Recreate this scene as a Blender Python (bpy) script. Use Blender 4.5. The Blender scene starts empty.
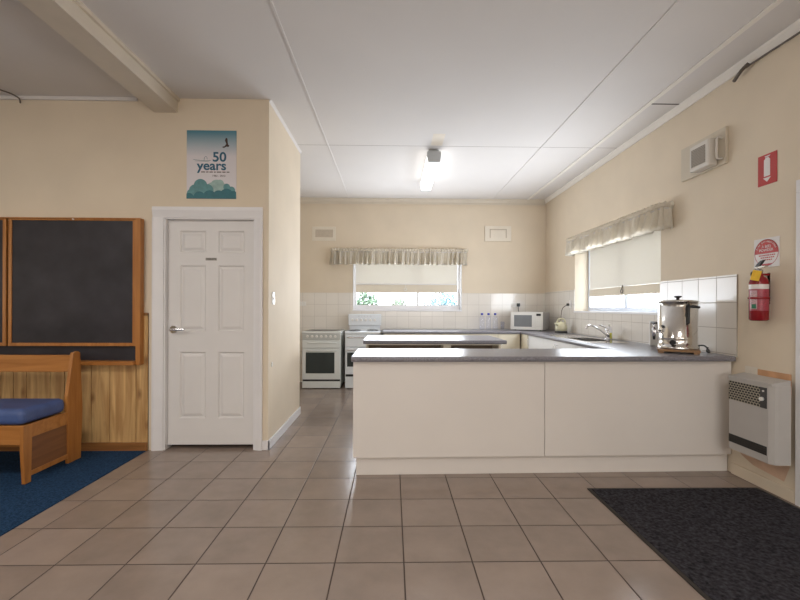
import bpy, bmesh, math, random
from mathutils import Vector, Matrix
random.seed(7)
C = bpy.context.scene
COL = C.collection
PI = math.pi

# ------------------------------------------------------------------ camera
YAW, PITCH, ROLL, H = .0185, 0.0, -.0033, 1.27
cam_d = bpy.data.cameras.new('camera'); cam = bpy.data.objects.new('camera', cam_d); COL.objects.link(cam)
cam_d.sensor_fit = 'HORIZONTAL'; cam_d.sensor_width = 36; cam_d.lens = 417.5/800*36; cam_d.shift_y = 7.3/800
cam_d.clip_start = .02; cam_d.clip_end = 300
def camdir(u, v, w=1.):
    c, s = math.cos(ROLL), math.sin(ROLL); x = u*c+v*s; z2 = -u*s+v*c
    c, s = math.cos(PITCH), math.sin(PITCH); y = w*c-z2*s; z = w*s+z2*c
    c, s = math.cos(YAW), math.sin(YAW)
    return Vector((x*c+y*s, -x*s+y*c, z))
r_, u_, f_ = camdir(1, 0, 0), camdir(0, 1, 0), camdir(0, 0, 1)
m3 = Matrix((r_, u_, -f_)).transposed()
cam.matrix_world = Matrix.Translation((0, 0, H)) @ m3.to_4x4()
C.camera = cam

# ------------------------------------------------------------------ exposure, world, big lights
vs = C.view_settings
vs.view_transform = 'Standard'; vs.look = 'None'; vs.gamma = 1; vs.use_curve_mapping = False
vs.exposure = 0.75
W = bpy.data.worlds.new('sky'); C.world = W; W.use_nodes = True
bg = W.node_tree.nodes['Background']
bg.inputs[0].default_value = (.80, .90, 1.0, 1); bg.inputs[1].default_value = 4.0

def area(name, loc, direction, sx, sy, power, color, portal=False, spread=None):
    d = bpy.data.lights.new(name, 'AREA'); d.shape = 'RECTANGLE'; d.size = sx; d.size_y = sy
    d.energy = power; d.color = color
    if spread: d.spread = spread
    if portal: d.cycles.is_portal = True
    o = bpy.data.objects.new(name, d); COL.objects.link(o); o.location = loc
    o.rotation_euler = Vector(direction).to_track_quat('-Z', 'Y').to_euler()
    return o
# unseen fill lights added along the closed hall walls, standing in for windows
area('hall_fill_light', (0.9, -3.3, 1.6), (-.05, 1, -.05), 2.6, 1.3, 38, (1.0, .97, .94))
area('hall_fill_light', (-3.0, -3.3, 1.6), (0, 1, -.05), 2.2, 1.3, 22, (1.0, .94, .88))
area('hall_side_fill_light', (-5.8, 0.6, 1.6), (1, 0, -.05), 2.4, 1.2, 6, (1.0, .94, .88))
# two more fill lights added under the hall ceiling, out of view
area('hall_overhead_fill', (-2.9, 0.9, 3.0), (0, 0, -1), 1.2, .3, 25, (1.0, .96, .90))
area('hall_overhead_fill', (0.6, -0.6, 3.0), (0, 0, -1), 1.2, .3, 27, (1.0, .97, .94))
# kitchen windows: unseen fill lights added inside the blinds, then portals for the sky
area('rear_window_fill', (.25, 6.92, 1.56), (0, -1, .25), 1.80, .68, 27, (.86, .92, 1.0))
area('side_window_fill', (2.46, 5.0, 1.56), (-1, 0, .25), 1.85, .68, 27, (.86, .92, 1.0))
area('rear_window_daylight', (.25, 7.34, 1.69), (0, -1, 0), 1.85, .95, 1, (1, 1, 1), portal=True)
area('side_window_daylight', (2.90, 5.0, 1.69), (-1, 0, 0), 1.9, .95, 1, (1, 1, 1), portal=True)
sun_d = bpy.data.lights.new('sun', 'SUN'); sun_d.energy = 7; sun_d.angle = .02; sun_d.color = (1, .96, .9)
sun = bpy.data.objects.new('sun', sun_d); COL.objects.link(sun)
sun.rotation_euler = Vector((.75, .45, -1)).to_track_quat('-Z', 'Y').to_euler()

# ------------------------------------------------------------------ materials
def mat(name, col, rough=.6, metal=0, noise=0, nscale=8, bump=0, bscale=60, spec=.5, emis=None, estr=0, coat=0, alpha=None, trans=0):
    m = bpy.data.materials.new(name); m.use_nodes = True
    nt = m.node_tree; b = nt.nodes['Principled BSDF']
    b.inputs['Base Color'].default_value = (*col, 1)
    b.inputs['Roughness'].default_value = rough; b.inputs['Metallic'].default_value = metal
    b.inputs['Specular IOR Level'].default_value = spec
    if coat: b.inputs['Coat Weight'].default_value = coat; b.inputs['Coat Roughness'].default_value = .08
    if trans: b.inputs['Transmission Weight'].default_value = trans
    if emis: b.inputs['Emission Color'].default_value = (*emis, 1); b.inputs['Emission Strength'].default_value = estr
    g = nt.nodes.new('ShaderNodeNewGeometry')
    if noise:
        n = nt.nodes.new('ShaderNodeTexNoise'); n.inputs['Scale'].default_value = nscale; n.inputs['Detail'].default_value = 4
        nt.links.new(g.outputs['Position'], n.inputs['Vector'])
        r = nt.nodes.new('ShaderNodeMapRange'); r.inputs[1].default_value = .3; r.inputs[2].default_value = .7
        r.inputs[3].default_value = 1-noise; r.inputs[4].default_value = 1+noise
        nt.links.new(n.outputs[0], r.inputs[0])
        mx = nt.nodes.new('ShaderNodeVectorMath'); mx.operation = 'SCALE'; mx.inputs[0].default_value = col
        nt.links.new(r.outputs[0], mx.inputs['Scale']); nt.links.new(mx.outputs[0], b.inputs['Base Color'])
    if bump:
        n = nt.nodes.new('ShaderNodeTexNoise'); n.inputs['Scale'].default_value = bscale; n.inputs['Detail'].default_value = 3
        nt.links.new(g.outputs['Position'], n.inputs['Vector'])
        bp = nt.nodes.new('ShaderNodeBump'); bp.inputs['Strength'].default_value = bump; bp.inputs['Distance'].default_value = .01
        nt.links.new(n.outputs[0], bp.inputs['Height']); nt.links.new(bp.outputs[0], b.inputs['Normal'])
    return m

def M_(nt, op, a, b=None, c=None):
    n = nt.nodes.new('ShaderNodeMath'); n.operation = op
    for i, v in enumerate((a, b, c)):
        if v is None: continue
        if isinstance(v, (int, float)): n.inputs[i].default_value = v
        else: nt.links.new(v, n.inputs[i])
    return n.outputs[0]

def tile_mat(name, col, grout, ax, ay, s, x0, y0, gw, rough, vary=.08, noise=.12, nscale=5, bump=.3, rough2=None, spec=.5):
    """square tiles of size s over two position axes"""
    m = bpy.data.materials.new(name); m.use_nodes = True
    nt = m.node_tree; b = nt.nodes['Principled BSDF']
    g = nt.nodes.new('ShaderNodeNewGeometry'); sp = nt.nodes.new('ShaderNodeSeparateXYZ')
    nt.links.new(g.outputs['Position'], sp.inputs[0])
    outs = []; idx = []
    for a, o in ((ax, x0), (ay, y0)):
        t = M_(nt, 'DIVIDE', M_(nt, 'SUBTRACT', sp.outputs[a], o), s)
        fl = M_(nt, 'FLOOR', t); idx.append(fl)
        fr = M_(nt, 'SUBTRACT', t, fl)
        outs.append(M_(nt, 'MULTIPLY', M_(nt, 'MINIMUM', fr, M_(nt, 'SUBTRACT', 1., fr)), s))
    d = M_(nt, 'MINIMUM', outs[0], outs[1])
    mask = nt.nodes.new('ShaderNodeMapRange'); nt.links.new(d, mask.inputs[0])
    mask.inputs[1].default_value = gw*.35; mask.inputs[2].default_value = gw*.65
    cb = nt.nodes.new('ShaderNodeCombineXYZ'); nt.links.new(idx[0], cb.inputs[0]); nt.links.new(idx[1], cb.inputs[1])
    wn = nt.nodes.new('ShaderNodeTexWhiteNoise'); nt.links.new(cb.outputs[0], wn.inputs['Vector'])
    nz = nt.nodes.new('ShaderNodeTexNoise'); nz.inputs['Scale'].default_value = nscale; nz.inputs['Detail'].default_value = 6
    nz.inputs['Roughness'].default_value = .6
    vadd = nt.nodes.new('ShaderNodeVectorMath'); vadd.operation = 'MULTIPLY_ADD'
    nt.links.new(wn.outputs['Color'], vadd.inputs[0]); vadd.inputs[1].default_value = (9, 9, 9); nt.links.new(g.outputs['Position'], vadd.inputs[2])
    nt.links.new(vadd.outputs[0], nz.inputs['Vector'])
    k = M_(nt, 'ADD', M_(nt, 'MULTIPLY', M_(nt, 'SUBTRACT', wn.outputs['Value'], .5), vary*2),
           M_(nt, 'MULTIPLY', M_(nt, 'SUBTRACT', nz.outputs[0], .5), noise*4))
    k = M_(nt, 'ADD', k, 1.)
    sc = nt.nodes.new('ShaderNodeVectorMath'); sc.operation = 'SCALE'; sc.inputs[0].default_value = col
    nt.links.new(k, sc.inputs['Scale'])
    mx = nt.nodes.new('ShaderNodeMix'); mx.data_type = 'RGBA'
    nt.links.new(mask.outputs[0], mx.inputs['Factor']); mx.inputs['A'].default_value = (*grout, 1)
    nt.links.new(sc.outputs[0], mx.inputs['B']); nt.links.new(mx.outputs['Result'], b.inputs['Base Color'])
    rr = nt.nodes.new('ShaderNodeMapRange'); nt.links.new(mask.outputs[0], rr.inputs[0])
    rr.inputs[3].default_value = .8; rr.inputs[4].default_value = rough
    nt.links.new(rr.outputs[0], b.inputs['Roughness'])
    b.inputs['Specular IOR Level'].default_value = spec
    bp = nt.nodes.new('ShaderNodeBump'); bp.inputs['Strength'].default_value = bump; bp.inputs['Distance'].default_value = .002
    nt.links.new(mask.outputs[0], bp.inputs['Height']); nt.links.new(bp.outputs[0], b.inputs['Normal'])
    return m

def wood_mat(name, c1, c2, axis='x', scale=1., rough=.4, knots=False, boards=None):
    m = bpy.data.materials.new(name); m.use_nodes = True
    nt = m.node_tree; b = nt.nodes['Principled BSDF']
    g = nt.nodes.new('ShaderNodeNewGeometry'); mp = nt.nodes.new('ShaderNodeMapping')
    nt.links.new(g.outputs['Position'], mp.inputs[0])
    k = 14*scale
    mp.inputs['Scale'].default_value = {'x': (1.2*scale, k, k), 'y': (k, 1.2*scale, k), 'z': (k, k, 1.2*scale)}[axis]
    n = nt.nodes.new('ShaderNodeTexNoise'); n.inputs['Scale'].default_value = 1.5; n.inputs['Detail'].default_value = 6
    n.inputs['Distortion'].default_value = .6
    nt.links.new(mp.outputs[0], n.inputs['Vector'])
    cr = nt.nodes.new('ShaderNodeValToRGB'); cr.color_ramp.elements[0].position = .35; cr.color_ramp.elements[1].position = .65
    cr.color_ramp.elements[0].color = (*c1, 1); cr.color_ramp.elements[1].color = (*c2, 1)
    nt.links.new(n.outputs[0], cr.inputs[0]); out = cr.outputs[0]
    if knots:
        mp2 = nt.nodes.new('ShaderNodeMapping'); mp2.inputs['Scale'].default_value = (7, 1, 3.2)
        nt.links.new(g.outputs['Position'], mp2.inputs[0])
        v = nt.nodes.new('ShaderNodeTexVoronoi'); v.inputs['Scale'].default_value = 1.; nt.links.new(mp2.outputs[0], v.inputs['Vector'])
        r = nt.nodes.new('ShaderNodeMapRange'); r.inputs[1].default_value = .04; r.inputs[2].default_value = .2
        r.inputs[3].default_value = .75; r.inputs[4].default_value = 0
        nt.links.new(v.outputs['Distance'], r.inputs[0])
        mx = nt.nodes.new('ShaderNodeMix'); mx.data_type = 'RGBA'; nt.links.new(r.outputs[0], mx.inputs['Factor'])
        nt.links.new(out, mx.inputs['A']); mx.inputs['B'].default_value = (.16, .06, .015, 1); out = mx.outputs['Result']
    nt.links.new(out, b.inputs['Base Color']); b.inputs['Roughness'].default_value = rough
    return m

def glass_mat(name, tint=(1, 1, 1), refl=.06):
    m = bpy.data.materials.new(name); m.use_nodes = True; nt = m.node_tree
    nt.nodes.remove(nt.nodes['Principled BSDF'])
    t = nt.nodes.new('ShaderNodeBsdfTransparent'); t.inputs[0].default_value = (*tint, 1)
    g = nt.nodes.new('ShaderNodeBsdfGlossy'); g.inputs['Roughness'].default_value = .02
    f = nt.nodes.new('ShaderNodeLayerWeight'); f.inputs['Blend'].default_value = .5
    pw = M_(nt, 'POWER', f.outputs['Facing'], 3.5); fc = M_(nt, 'ADD', M_(nt, 'MULTIPLY', pw, .5), .04)
    mx = nt.nodes.new('ShaderNodeMixShader'); nt.links.new(fc, mx.inputs[0])
    nt.links.new(t.outputs[0], mx.inputs[1]); nt.links.new(g.outputs[0], mx.inputs[2])
    nt.links.new(mx.outputs[0], nt.nodes['Material Output'].inputs[0]); return m

def cloth_mat(name, col, transl=.35, noise=0):
    m = mat(name, col, .9, noise=noise, nscale=30, spec=.1, bump=.15, bscale=300); nt = m.node_tree
    b = nt.nodes['Principled BSDF']; t = nt.nodes.new('ShaderNodeBsdfTranslucent'); t.inputs[0].default_value = (*col, 1)
    mx = nt.nodes.new('ShaderNodeMixShader'); mx.inputs[0].default_value = transl
    nt.links.new(b.outputs[0], mx.inputs[1]); nt.links.new(t.outputs[0], mx.inputs[2])
    nt.links.new(mx.outputs[0], nt.nodes['Material Output'].inputs[0]); return m

def perforated_mat(name, hole, web, ax, ay, px, py, hx, hy):
    m = bpy.data.materials.new(name); m.use_nodes = True; nt = m.node_tree; b = nt.nodes['Principled BSDF']
    g = nt.nodes.new('ShaderNodeNewGeometry'); sp = nt.nodes.new('ShaderNodeSeparateXYZ'); nt.links.new(g.outputs['Position'], sp.inputs[0])
    rowf = M_(nt, 'FLOOR', M_(nt, 'DIVIDE', sp.outputs[ay], py))
    a = M_(nt, 'ADD', M_(nt, 'DIVIDE', sp.outputs[ax], px), M_(nt, 'MULTIPLY', rowf, .5))
    fa = M_(nt, 'FRACT', a); fb = M_(nt, 'FRACT', M_(nt, 'DIVIDE', sp.outputs[ay], py))
    k = M_(nt, 'MULTIPLY', M_(nt, 'LESS_THAN', fa, hx), M_(nt, 'LESS_THAN', fb, hy))
    mx = nt.nodes.new('ShaderNodeMix'); mx.data_type = 'RGBA'; nt.links.new(k, mx.inputs['Factor'])
    mx.inputs['A'].default_value = (*web, 1); mx.inputs['B'].default_value = (*hole, 1)
    nt.links.new(mx.outputs['Result'], b.inputs['Base Color']); b.inputs['Roughness'].default_value = .5
    return m

MT = {}
MT['wall'] = mat('wall_paint', (.72, .62, .485), .75, noise=.03, nscale=2.5, bump=.04, bscale=120, spec=.3)
MT['ceil'] = mat('ceiling_paint', (.70, .67, .645), .7, noise=.02, nscale=1.5, spec=.25)
MT['batten'] = mat('ceiling_batten', (.80, .76, .70), .6, noise=.02)
MT['beam'] = mat('beam_paint', (.66, .59, .49), .6, noise=.03)
MT['white'] = mat('white_gloss_paint', (.76, .745, .75), .4, noise=.02, nscale=6)
MT['doorwhite'] = mat('door_paint', (.72, .70, .685), .45, noise=.02, nscale=4)
MT['floor'] = tile_mat('floor_tiles', (.30, .236, .195), (.075, .05, .04), 0, 1, .3425, .0617, 2.420, .0075, .22, vary=.07, noise=.12, nscale=4, bump=.4)
MT['tile_r'] = tile_mat('rear_wall_tiles', (.78, .73, .66), (.56, .51, .45), 0, 2, .2, .08, .915, .005, .12, vary=.02, noise=.02, nscale=3)
MT['tile_s'] = tile_mat('side_wall_tiles', (.76, .715, .65), (.42, .37, .31), 1, 2, .2, .13, .915, .005, .13, vary=.02, noise=.02, nscale=3, spec=.28)
MT['carpet'] = mat('blue_carpet', (.022, .058, .125), .95, noise=.45, nscale=90, bump=.8, bscale=250, spec=.1)
MT['mat'] = mat('charcoal_mat', (.042, .040, .047), .95, noise=.65, nscale=55, bump=1, bscale=200, spec=.1)
MT['matedge'] = mat('mat_edge_rubber', (.03, .024, .02), .7, noise=.1)
MT['pine'] = wood_mat('pine_boards', (.42, .23, .085), (.68, .44, .19), 'z', 1., .5, knots=True)
MT['pinedark'] = wood_mat('stained_skirting', (.22, .09, .025), (.34, .15, .045), 'x', 1., .4)
MT['oak'] = wood_mat('orange_oak', (.36, .135, .028), (.48, .20, .05), 'x', 1., .35)
MT['oakz'] = wood_mat('orange_oak_upright', (.36, .135, .028), (.48, .20, .05), 'z', 1., .35)
MT['oakpanel'] = wood_mat('brown_ply', (.17, .065, .024), (.24, .10, .036), 'y', 1., .45)
MT['board'] = mat('blackboard_slate', (.029, .026, .031), .45, noise=.35, nscale=4, spec=.4)
MT['cushion'] = mat('blue_vinyl', (.06, .10, .25), .45, noise=.15, nscale=12, bump=.12, bscale=90)
MT['panel'] = mat('cream_laminate', (.745, .70, .655), .4, noise=.015, nscale=3)
MT['panelwarm'] = mat('warm_cream_laminate', (.72, .655, .52), .4, noise=.015, nscale=3)
MT['cabwhite'] = mat('white_laminate', (.80, .80, .80), .35, noise=.01)
MT['gap'] = mat('shadow_gap', (.05, .04, .03), .8, noise=.05)
MT['brownin'] = mat('brown_shelf', (.16, .11, .07), .6, noise=.1)
MT['top'] = mat('grey_speckled_worktop', (.19, .185, .21), .30, noise=.5, nscale=140, spec=.6)
MT['steel'] = mat('stainless_steel', (.72, .70, .67), .16, 1, noise=.04, nscale=30)
MT['chrome'] = mat('chrome', (.8, .8, .82), .08, 1, noise=.01)
MT['enamel'] = mat('white_enamel', (.72, .74, .72), .25, noise=.01)
MT['enamel2'] = mat('cool_white_enamel', (.76, .79, .82), .25, noise=.01)
MT['darkglass'] = mat('oven_glass', (.03, .04, .04), .08, noise=.1)
MT['hob'] = mat('dark_hob', (.05, .045, .04), .3, noise=.1)
MT['black'] = mat('black_plastic', (.012, .012, .014), .35, noise=.1)
MT['darkgrey'] = mat('dark_grey_plastic', (.05, .05, .05), .5, noise=.1)
MT['plastic'] = mat('white_plastic', (.78, .76, .72), .35, noise=.01)
MT['micro'] = mat('microwave_white', (.74, .72, .68), .35, noise=.01)
MT['microside'] = mat('microwave_case', (.45, .44, .44), .4, noise=.02)
MT['glassgrey'] = mat('microwave_window', (.20, .21, .22), .15, noise=.05)
MT['kettle'] = mat('cream_yellow_plastic', (.74, .70, .50), .3, noise=.03)
MT['yellow'] = mat('yellow_tag', (.75, .45, .01), .5, noise=.08, nscale=40)
MT['det'] = mat('yellow_green_liquid', (.60, .58, .10), .2, noise=.05)
MT['red'] = mat('red_enamel', (.25, .008, .014), .25, noise=.05)
MT['redsign'] = mat('red_sign', (.45, .018, .014), .35, noise=.03)
MT['labelpink'] = mat('extinguisher_label_red', (.36, .05, .075), .4, noise=.25, nscale=120)
MT['signwhite'] = mat('sign_white', (.74, .70, .68), .35, noise=.01)
MT['green'] = mat('label_green', (.03, .18, .10), .4, noise=.1)
MT['heater'] = mat('heater_beige_enamel', (.48, .455, .43), .4, noise=.02)
MT['vent'] = mat('vent_cream', (.76, .69, .58), .6, noise=.03)
MT['ventdark'] = mat('vent_mesh_and_shade', (.55, .47, .37), .7, noise=.1, nscale=60)
MT['fanplate'] = mat('fan_backplate', (.60, .53, .42), .55, noise=.03)
MT['fan'] = mat('fan_case', (.66, .62, .56), .4, noise=.02)
MT['patch'] = mat('bare_orange_plaster', (.62, .35, .19), .85, noise=.15, nscale=9)
MT['patch2'] = mat('faded_orange_plaster', (.66, .45, .32), .85, noise=.15, nscale=9)
MT['patchw'] = mat('white_filler', (.72, .66, .57), .8, noise=.06, nscale=20)
MT['cable'] = mat('dark_cable', (.13, .105, .085), .6, noise=.05)
MT['jointline'] = mat('ceiling_joint', (.34, .31, .28), .8, noise=.05)
MT['signplate'] = mat('door_sign_plate', (.30, .28, .25), .4, noise=.05)
MT['boardwood'] = wood_mat('brown_board_wood', (.20, .10, .035), (.30, .16, .06), 'x', 1., .4)
MT['glass'] = glass_mat('window_glass')
MT['clear'] = glass_mat('clear_bottle', (.95, .96, 1.0))
MT['cap'] = mat('blue_cap', (.02, .04, .45), .35, noise=.03)
MT['valance'] = cloth_mat('beige_valance_cloth', (.88, .84, .76), .6, noise=.06)
MT['blind'] = cloth_mat('holland_blind', (.76, .725, .665), .36)
MT['blindlow'] = cloth_mat('holland_blind_pocket', (.76, .69, .58), .18)
MT['tube'] = mat('lamp_diffuser', (.9, .9, .9), .4, emis=(1, .98, .95), estr=1.7)
MT['lampgrey'] = mat('lamp_end_cap', (.50, .52, .53), .4, noise=.03)
MT['peach'] = mat('lamp_mount_stain', (.74, .67, .57), .7, noise=.05)
MT['teal'] = mat('poster_teal', (.012, .13, .16), .45, noise=.1, nscale=25)
MT['teal2'] = mat('poster_mid_teal', (.09, .25, .26), .45, noise=.15, nscale=30)
MT['teal3'] = mat('poster_pale_teal', (.30, .43, .40), .45, noise=.15, nscale=30)
MT['ink'] = mat('poster_blue_ink', (.015, .10, .17), .45, noise=.03)
MT['inkbrown'] = mat('dark_brown_ink', (.045, .018, .01), .5, noise=.2, nscale=80)
MT['grass'] = mat('pale_concrete', (.45, .44, .42), .9, noise=.2)
MT['leaf'] = mat('leaf_green', (.13, .20, .13), .7, noise=.4, nscale=3)
MT['leafblue'] = mat('leaf_blue_green', (.08, .18, .22), .7, noise=.4, nscale=3)
MT['bark'] = mat('bark', (.12, .08, .05), .9, noise=.3)
MT['fence'] = mat('white_fence_paint', (.8, .8, .8), .6, noise=.03)
MT['heatgrille'] = perforated_mat('heater_grille', (.008, .008, .008), (.42, .38, .30), 1, 2, .024, .017, .78, .74)
MT['heatgrille'].node_tree.nodes['Principled BSDF'].inputs['Roughness'].default_value = .5
MT['fangrille'] = perforated_mat('fan_grille', (.18, .15, .12), (.42, .37, .30), 1, 2, .03, .012, .9, .7)
def poster_mat():
    m = bpy.data.materials.new('poster_sky_print'); m.use_nodes = True; nt = m.node_tree; b = nt.nodes['Principled BSDF']
    g = nt.nodes.new('ShaderNodeNewGeometry'); sp = nt.nodes.new('ShaderNodeSeparateXYZ'); nt.links.new(g.outputs['Position'], sp.inputs[0])
    r = nt.nodes.new('ShaderNodeMapRange'); nt.links.new(sp.outputs[2], r.inputs[0]); r.inputs[1].default_value = 2.60; r.inputs[2].default_value = 2.83
    cr = nt.nodes.new('ShaderNodeValToRGB'); nt.links.new(r.outputs[0], cr.inputs[0])
    cr.color_ramp.elements[0].color = (.66, .62, .64, 1); cr.color_ramp.elements[1].color = (.045, .20, .27, 1)
    e = cr.color_ramp.elements.new(.45); e.color = (.38, .45, .50, 1)
    nt.links.new(cr.outputs[0], b.inputs['Base Color']); b.inputs['Roughness'].default_value = .35; return m
MT['poster'] = poster_mat()

# ------------------------------------------------------------------ mesh helper
class MB:
    def __init__(s): s.bm = bmesh.new()
    def _new(s, verts, faces, smooth=False):
        vs_ = [s.bm.verts.new(v) for v in verts]; out = []
        for f in faces:
            try: fc = s.bm.faces.new([vs_[i] for i in f]); fc.smooth = smooth; out.append(fc)
            except ValueError: pass
        return vs_, out
    def box(s, x0, x1, y0, y1, z0, z1, bev=0, seg=2):
        x0, x1 = sorted((x0, x1)); y0, y1 = sorted((y0, y1)); z0, z1 = sorted((z0, z1))
        v = [(x, y, z) for x in (x0, x1) for y in (y0, y1) for z in (z0, z1)]
        F = [(0, 1, 3, 2), (4, 6, 7, 5), (0, 4, 5, 1), (2, 3, 7, 6), (0, 2, 6, 4), (1, 5, 7, 3)]
        vs_, fs = s._new(v, F)
        if bev:
            ed = list({e for f in fs for e in f.edges})
            bmesh.ops.bevel(s.bm, geom=ed, offset=min(bev, .49*min(x1-x0, y1-y0, z1-z0)), segments=seg, profile=.5, affect='EDGES')
        return s
    def prism(s, pts, ext, bev=0):
        """pts: 3-D polygon, ext: extrusion vector"""
        n = len(pts); e = Vector(ext)
        v = [Vector(p) for p in pts]+[Vector(p)+e for p in pts]
        F = [tuple(range(n))[::-1], tuple(range(n, 2*n))]+[(i, (i+1) % n, n+(i+1) % n, n+i) for i in range(n)]
        vs_, fs = s._new(v, F)
        if bev:
            ed = list({e_ for f in fs for e_ in f.edges})
            bmesh.ops.bevel(s.bm, geom=ed, offset=bev, segments=2, profile=.5, affect='EDGES')
        return s
    def cyl(s, p0, p1, r0, r1=None, seg=20, smooth=True, caps=True):
        if r1 is None: r1 = r0
        p0, p1 = Vector(p0), Vector(p1); d = (p1-p0).normalized()
        a = d.orthogonal().normalized(); b = d.cross(a)
        v = []
        for p, r in ((p0, r0), (p1, r1)):
            for i in range(seg):
                t = 2*PI*i/seg; v.append(p+(a*math.cos(t)+b*math.sin(t))*r)
        vs_, fs = s._new(v, [(i, (i+1) % seg, seg+(i+1) % seg, seg+i) for i in range(seg)], smooth)
        if caps:
            for k in (vs_[:seg][::-1], vs_[seg:]):
                try: s.bm.faces.new(k)
                except ValueError: pass
        return s
    def lathe(s, prof, c, axis='z', seg=32, a0=0, a1=2*PI, smooth=True):
        full = abs(a1-a0-2*PI) < 1e-6; n = seg if full else seg+1
        v = []
        for r, h in prof:
            for i in range(n):
                t = a0+(a1-a0)*i/seg
                p = {'z': (r*math.cos(t), r*math.sin(t), h), 'y': (r*math.cos(t), h, r*math.sin(t)), 'x': (h, r*math.cos(t), r*math.sin(t))}[axis]
                v.append((c[0]+p[0], c[1]+p[1], c[2]+p[2]))
        F = []
        for j in range(len(prof)-1):
            for i in range(seg):
                i2 = (i+1) % n if full else i+1
                F.append((j*n+i, j*n+i2, (j+1)*n+i2, (j+1)*n+i))
        s._new(v, F, smooth); bmesh.ops.remove_doubles(s.bm, verts=s.bm.verts, dist=1e-5) if prof[0][0] < 1e-6 or prof[-1][0] < 1e-6 else None
        return s
    def tube(s, pts, r, seg=10, res=6):
        P = [Vector(p) for p in pts]
        if len(P) > 2:
            Q = []
            for i in range(len(P)-1):
                a = P[max(i-1, 0)]; b = P[i]; c = P[i+1]; d = P[min(i+2, len(P)-1)]
                for k in range(res):
                    t = k/res
                    Q.append(.5*((2*b)+(c-a)*t+(2*a-5*b+4*c-d)*t*t+(3*b-a-3*c+d)*t**3))
            Q.append(P[-1]); P = Q
        v = []; up = None
        for i, p in enumerate(P):
            d = (P[min(i+1, len(P)-1)]-P[max(i-1, 0)]).normalized()
            a = d.orthogonal().normalized() if up is None else (up-d*up.dot(d)).normalized()
            up = a; b = d.cross(a)
            for k in range(seg):
                t = 2*PI*k/seg; v.append(p+(a*math.cos(t)+b*math.sin(t))*r)
        F = [(i*seg+k, i*seg+(k+1) % seg, (i+1)*seg+(k+1) % seg, (i+1)*seg+k) for i in range(len(P)-1) for k in range(seg)]
        F += [tuple(range(seg))[::-1], tuple(range((len(P)-1)*seg, len(P)*seg))]
        s._new(v, F, True); return s
    def sphere(s, c, r, sc=(1, 1, 1), seg=16):
        m = Matrix.Translation(c) @ Matrix.Diagonal((*[r*k for k in sc], 1))
        o = bmesh.ops.create_uvsphere(s.bm, u_segments=seg, v_segments=max(8, seg//2), radius=1, matrix=m)
        for f in {f for v in o['verts'] for f in v.link_faces}: f.smooth = True
        return s
    def grid(s, fn, nu, nv, smooth=True):
        v = [fn(i/nu, j/nv) for i in range(nu+1) for j in range(nv+1)]
        F = [(i*(nv+1)+j, (i+1)*(nv+1)+j, (i+1)*(nv+1)+j+1, i*(nv+1)+j+1) for i in range(nu) for j in range(nv)]
        s._new(v, F, smooth); return s
    def xf(s, M): bmesh.ops.transform(s.bm, matrix=M, verts=s.bm.verts); return s
    def build(s, name, m, parent=None):
        off = Vector((0, 0, 0)); p = parent
        while p is not None: off += p.location; p = p.parent
        bmesh.ops.recalc_face_normals(s.bm, faces=s.bm.faces)
        if off.length: bmesh.ops.translate(s.bm, verts=s.bm.verts, vec=-off)
        me = bpy.data.meshes.new(name); s.bm.to_mesh(me); s.bm.free()
        me.materials.append(MT[m] if isinstance(m, str) else m)
        o = bpy.data.objects.new(name, me); COL.objects.link(o)
        if parent is not None: o.parent = parent
        return o
def B(*a, **k): return MB().box(*a, **k)
def thing(name, label, cat, loc, group=None):
    o = bpy.data.objects.new(name, None); COL.objects.link(o); o.location = loc; o.empty_display_size = .1
    o['label'] = label; o['category'] = cat
    if group: o['group'] = group
    return o
def tag(o, label, cat, group=None):
    o['label'] = label; o['category'] = cat
    if group: o['group'] = group
    return o
def struct(name, mb, m, parent=None):
    o = mb.build(name, m, parent)
    if parent is None: o['kind'] = 'structure'
    return o
def copy_tree(o, parent=None):
    c = o.copy(); COL.objects.link(c)
    if parent: c.parent = parent
    for ch in list(o.children): copy_tree(ch, c)
    return c
def text(body, size, loc, right, up, m, parent, name='lettering', ext=.0006, bold=0, align='CENTER', sx=1.):
    cu = bpy.data.curves.new('t', 'FONT'); cu.body = body; cu.size = size; cu.extrude = ext; cu.offset = bold
    cu.align_x = align; cu.align_y = 'CENTER'; cu.resolution_u = 4
    t = bpy.data.objects.new('t', cu); COL.objects.link(t)
    dg = bpy.context.evaluated_depsgraph_get(); dg.update()
    me = bpy.data.meshes.new_from_object(t.evaluated_get(dg)); bpy.data.objects.remove(t); bpy.data.curves.remove(cu)
    r = Vector(right).normalized(); u = Vector(up).normalized(); n = r.cross(u)
    M = Matrix((r*sx, u, n)).transposed().to_4x4(); M.translation = Vector(loc)
    me.transform(M)
    off = Vector((0, 0, 0)); p = parent
    while p is not None: off += p.location; p = p.parent
    me.transform(Matrix.Translation(-off)); me.materials.clear(); me.materials.append(MT[m]); me.name = name
    o = bpy.data.objects.new(name, me); COL.objects.link(o); o.parent = parent
    return o

# ------------------------------------------------------------------ room shell
CZ = 3.112; DY = 3.731; RY = 7.12; RX = 2.63; HX = -1.10
WZ0, WZ1 = 1.215, 2.16            # kitchen window heights
struct('floor', B(-6, RX+.2, -3.6, RY+.2, -.1, 0), 'floor')
struct('ceiling', B(-6, RX+.2, -3.6, RY+.2, CZ, CZ+.1), 'ceil')
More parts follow.
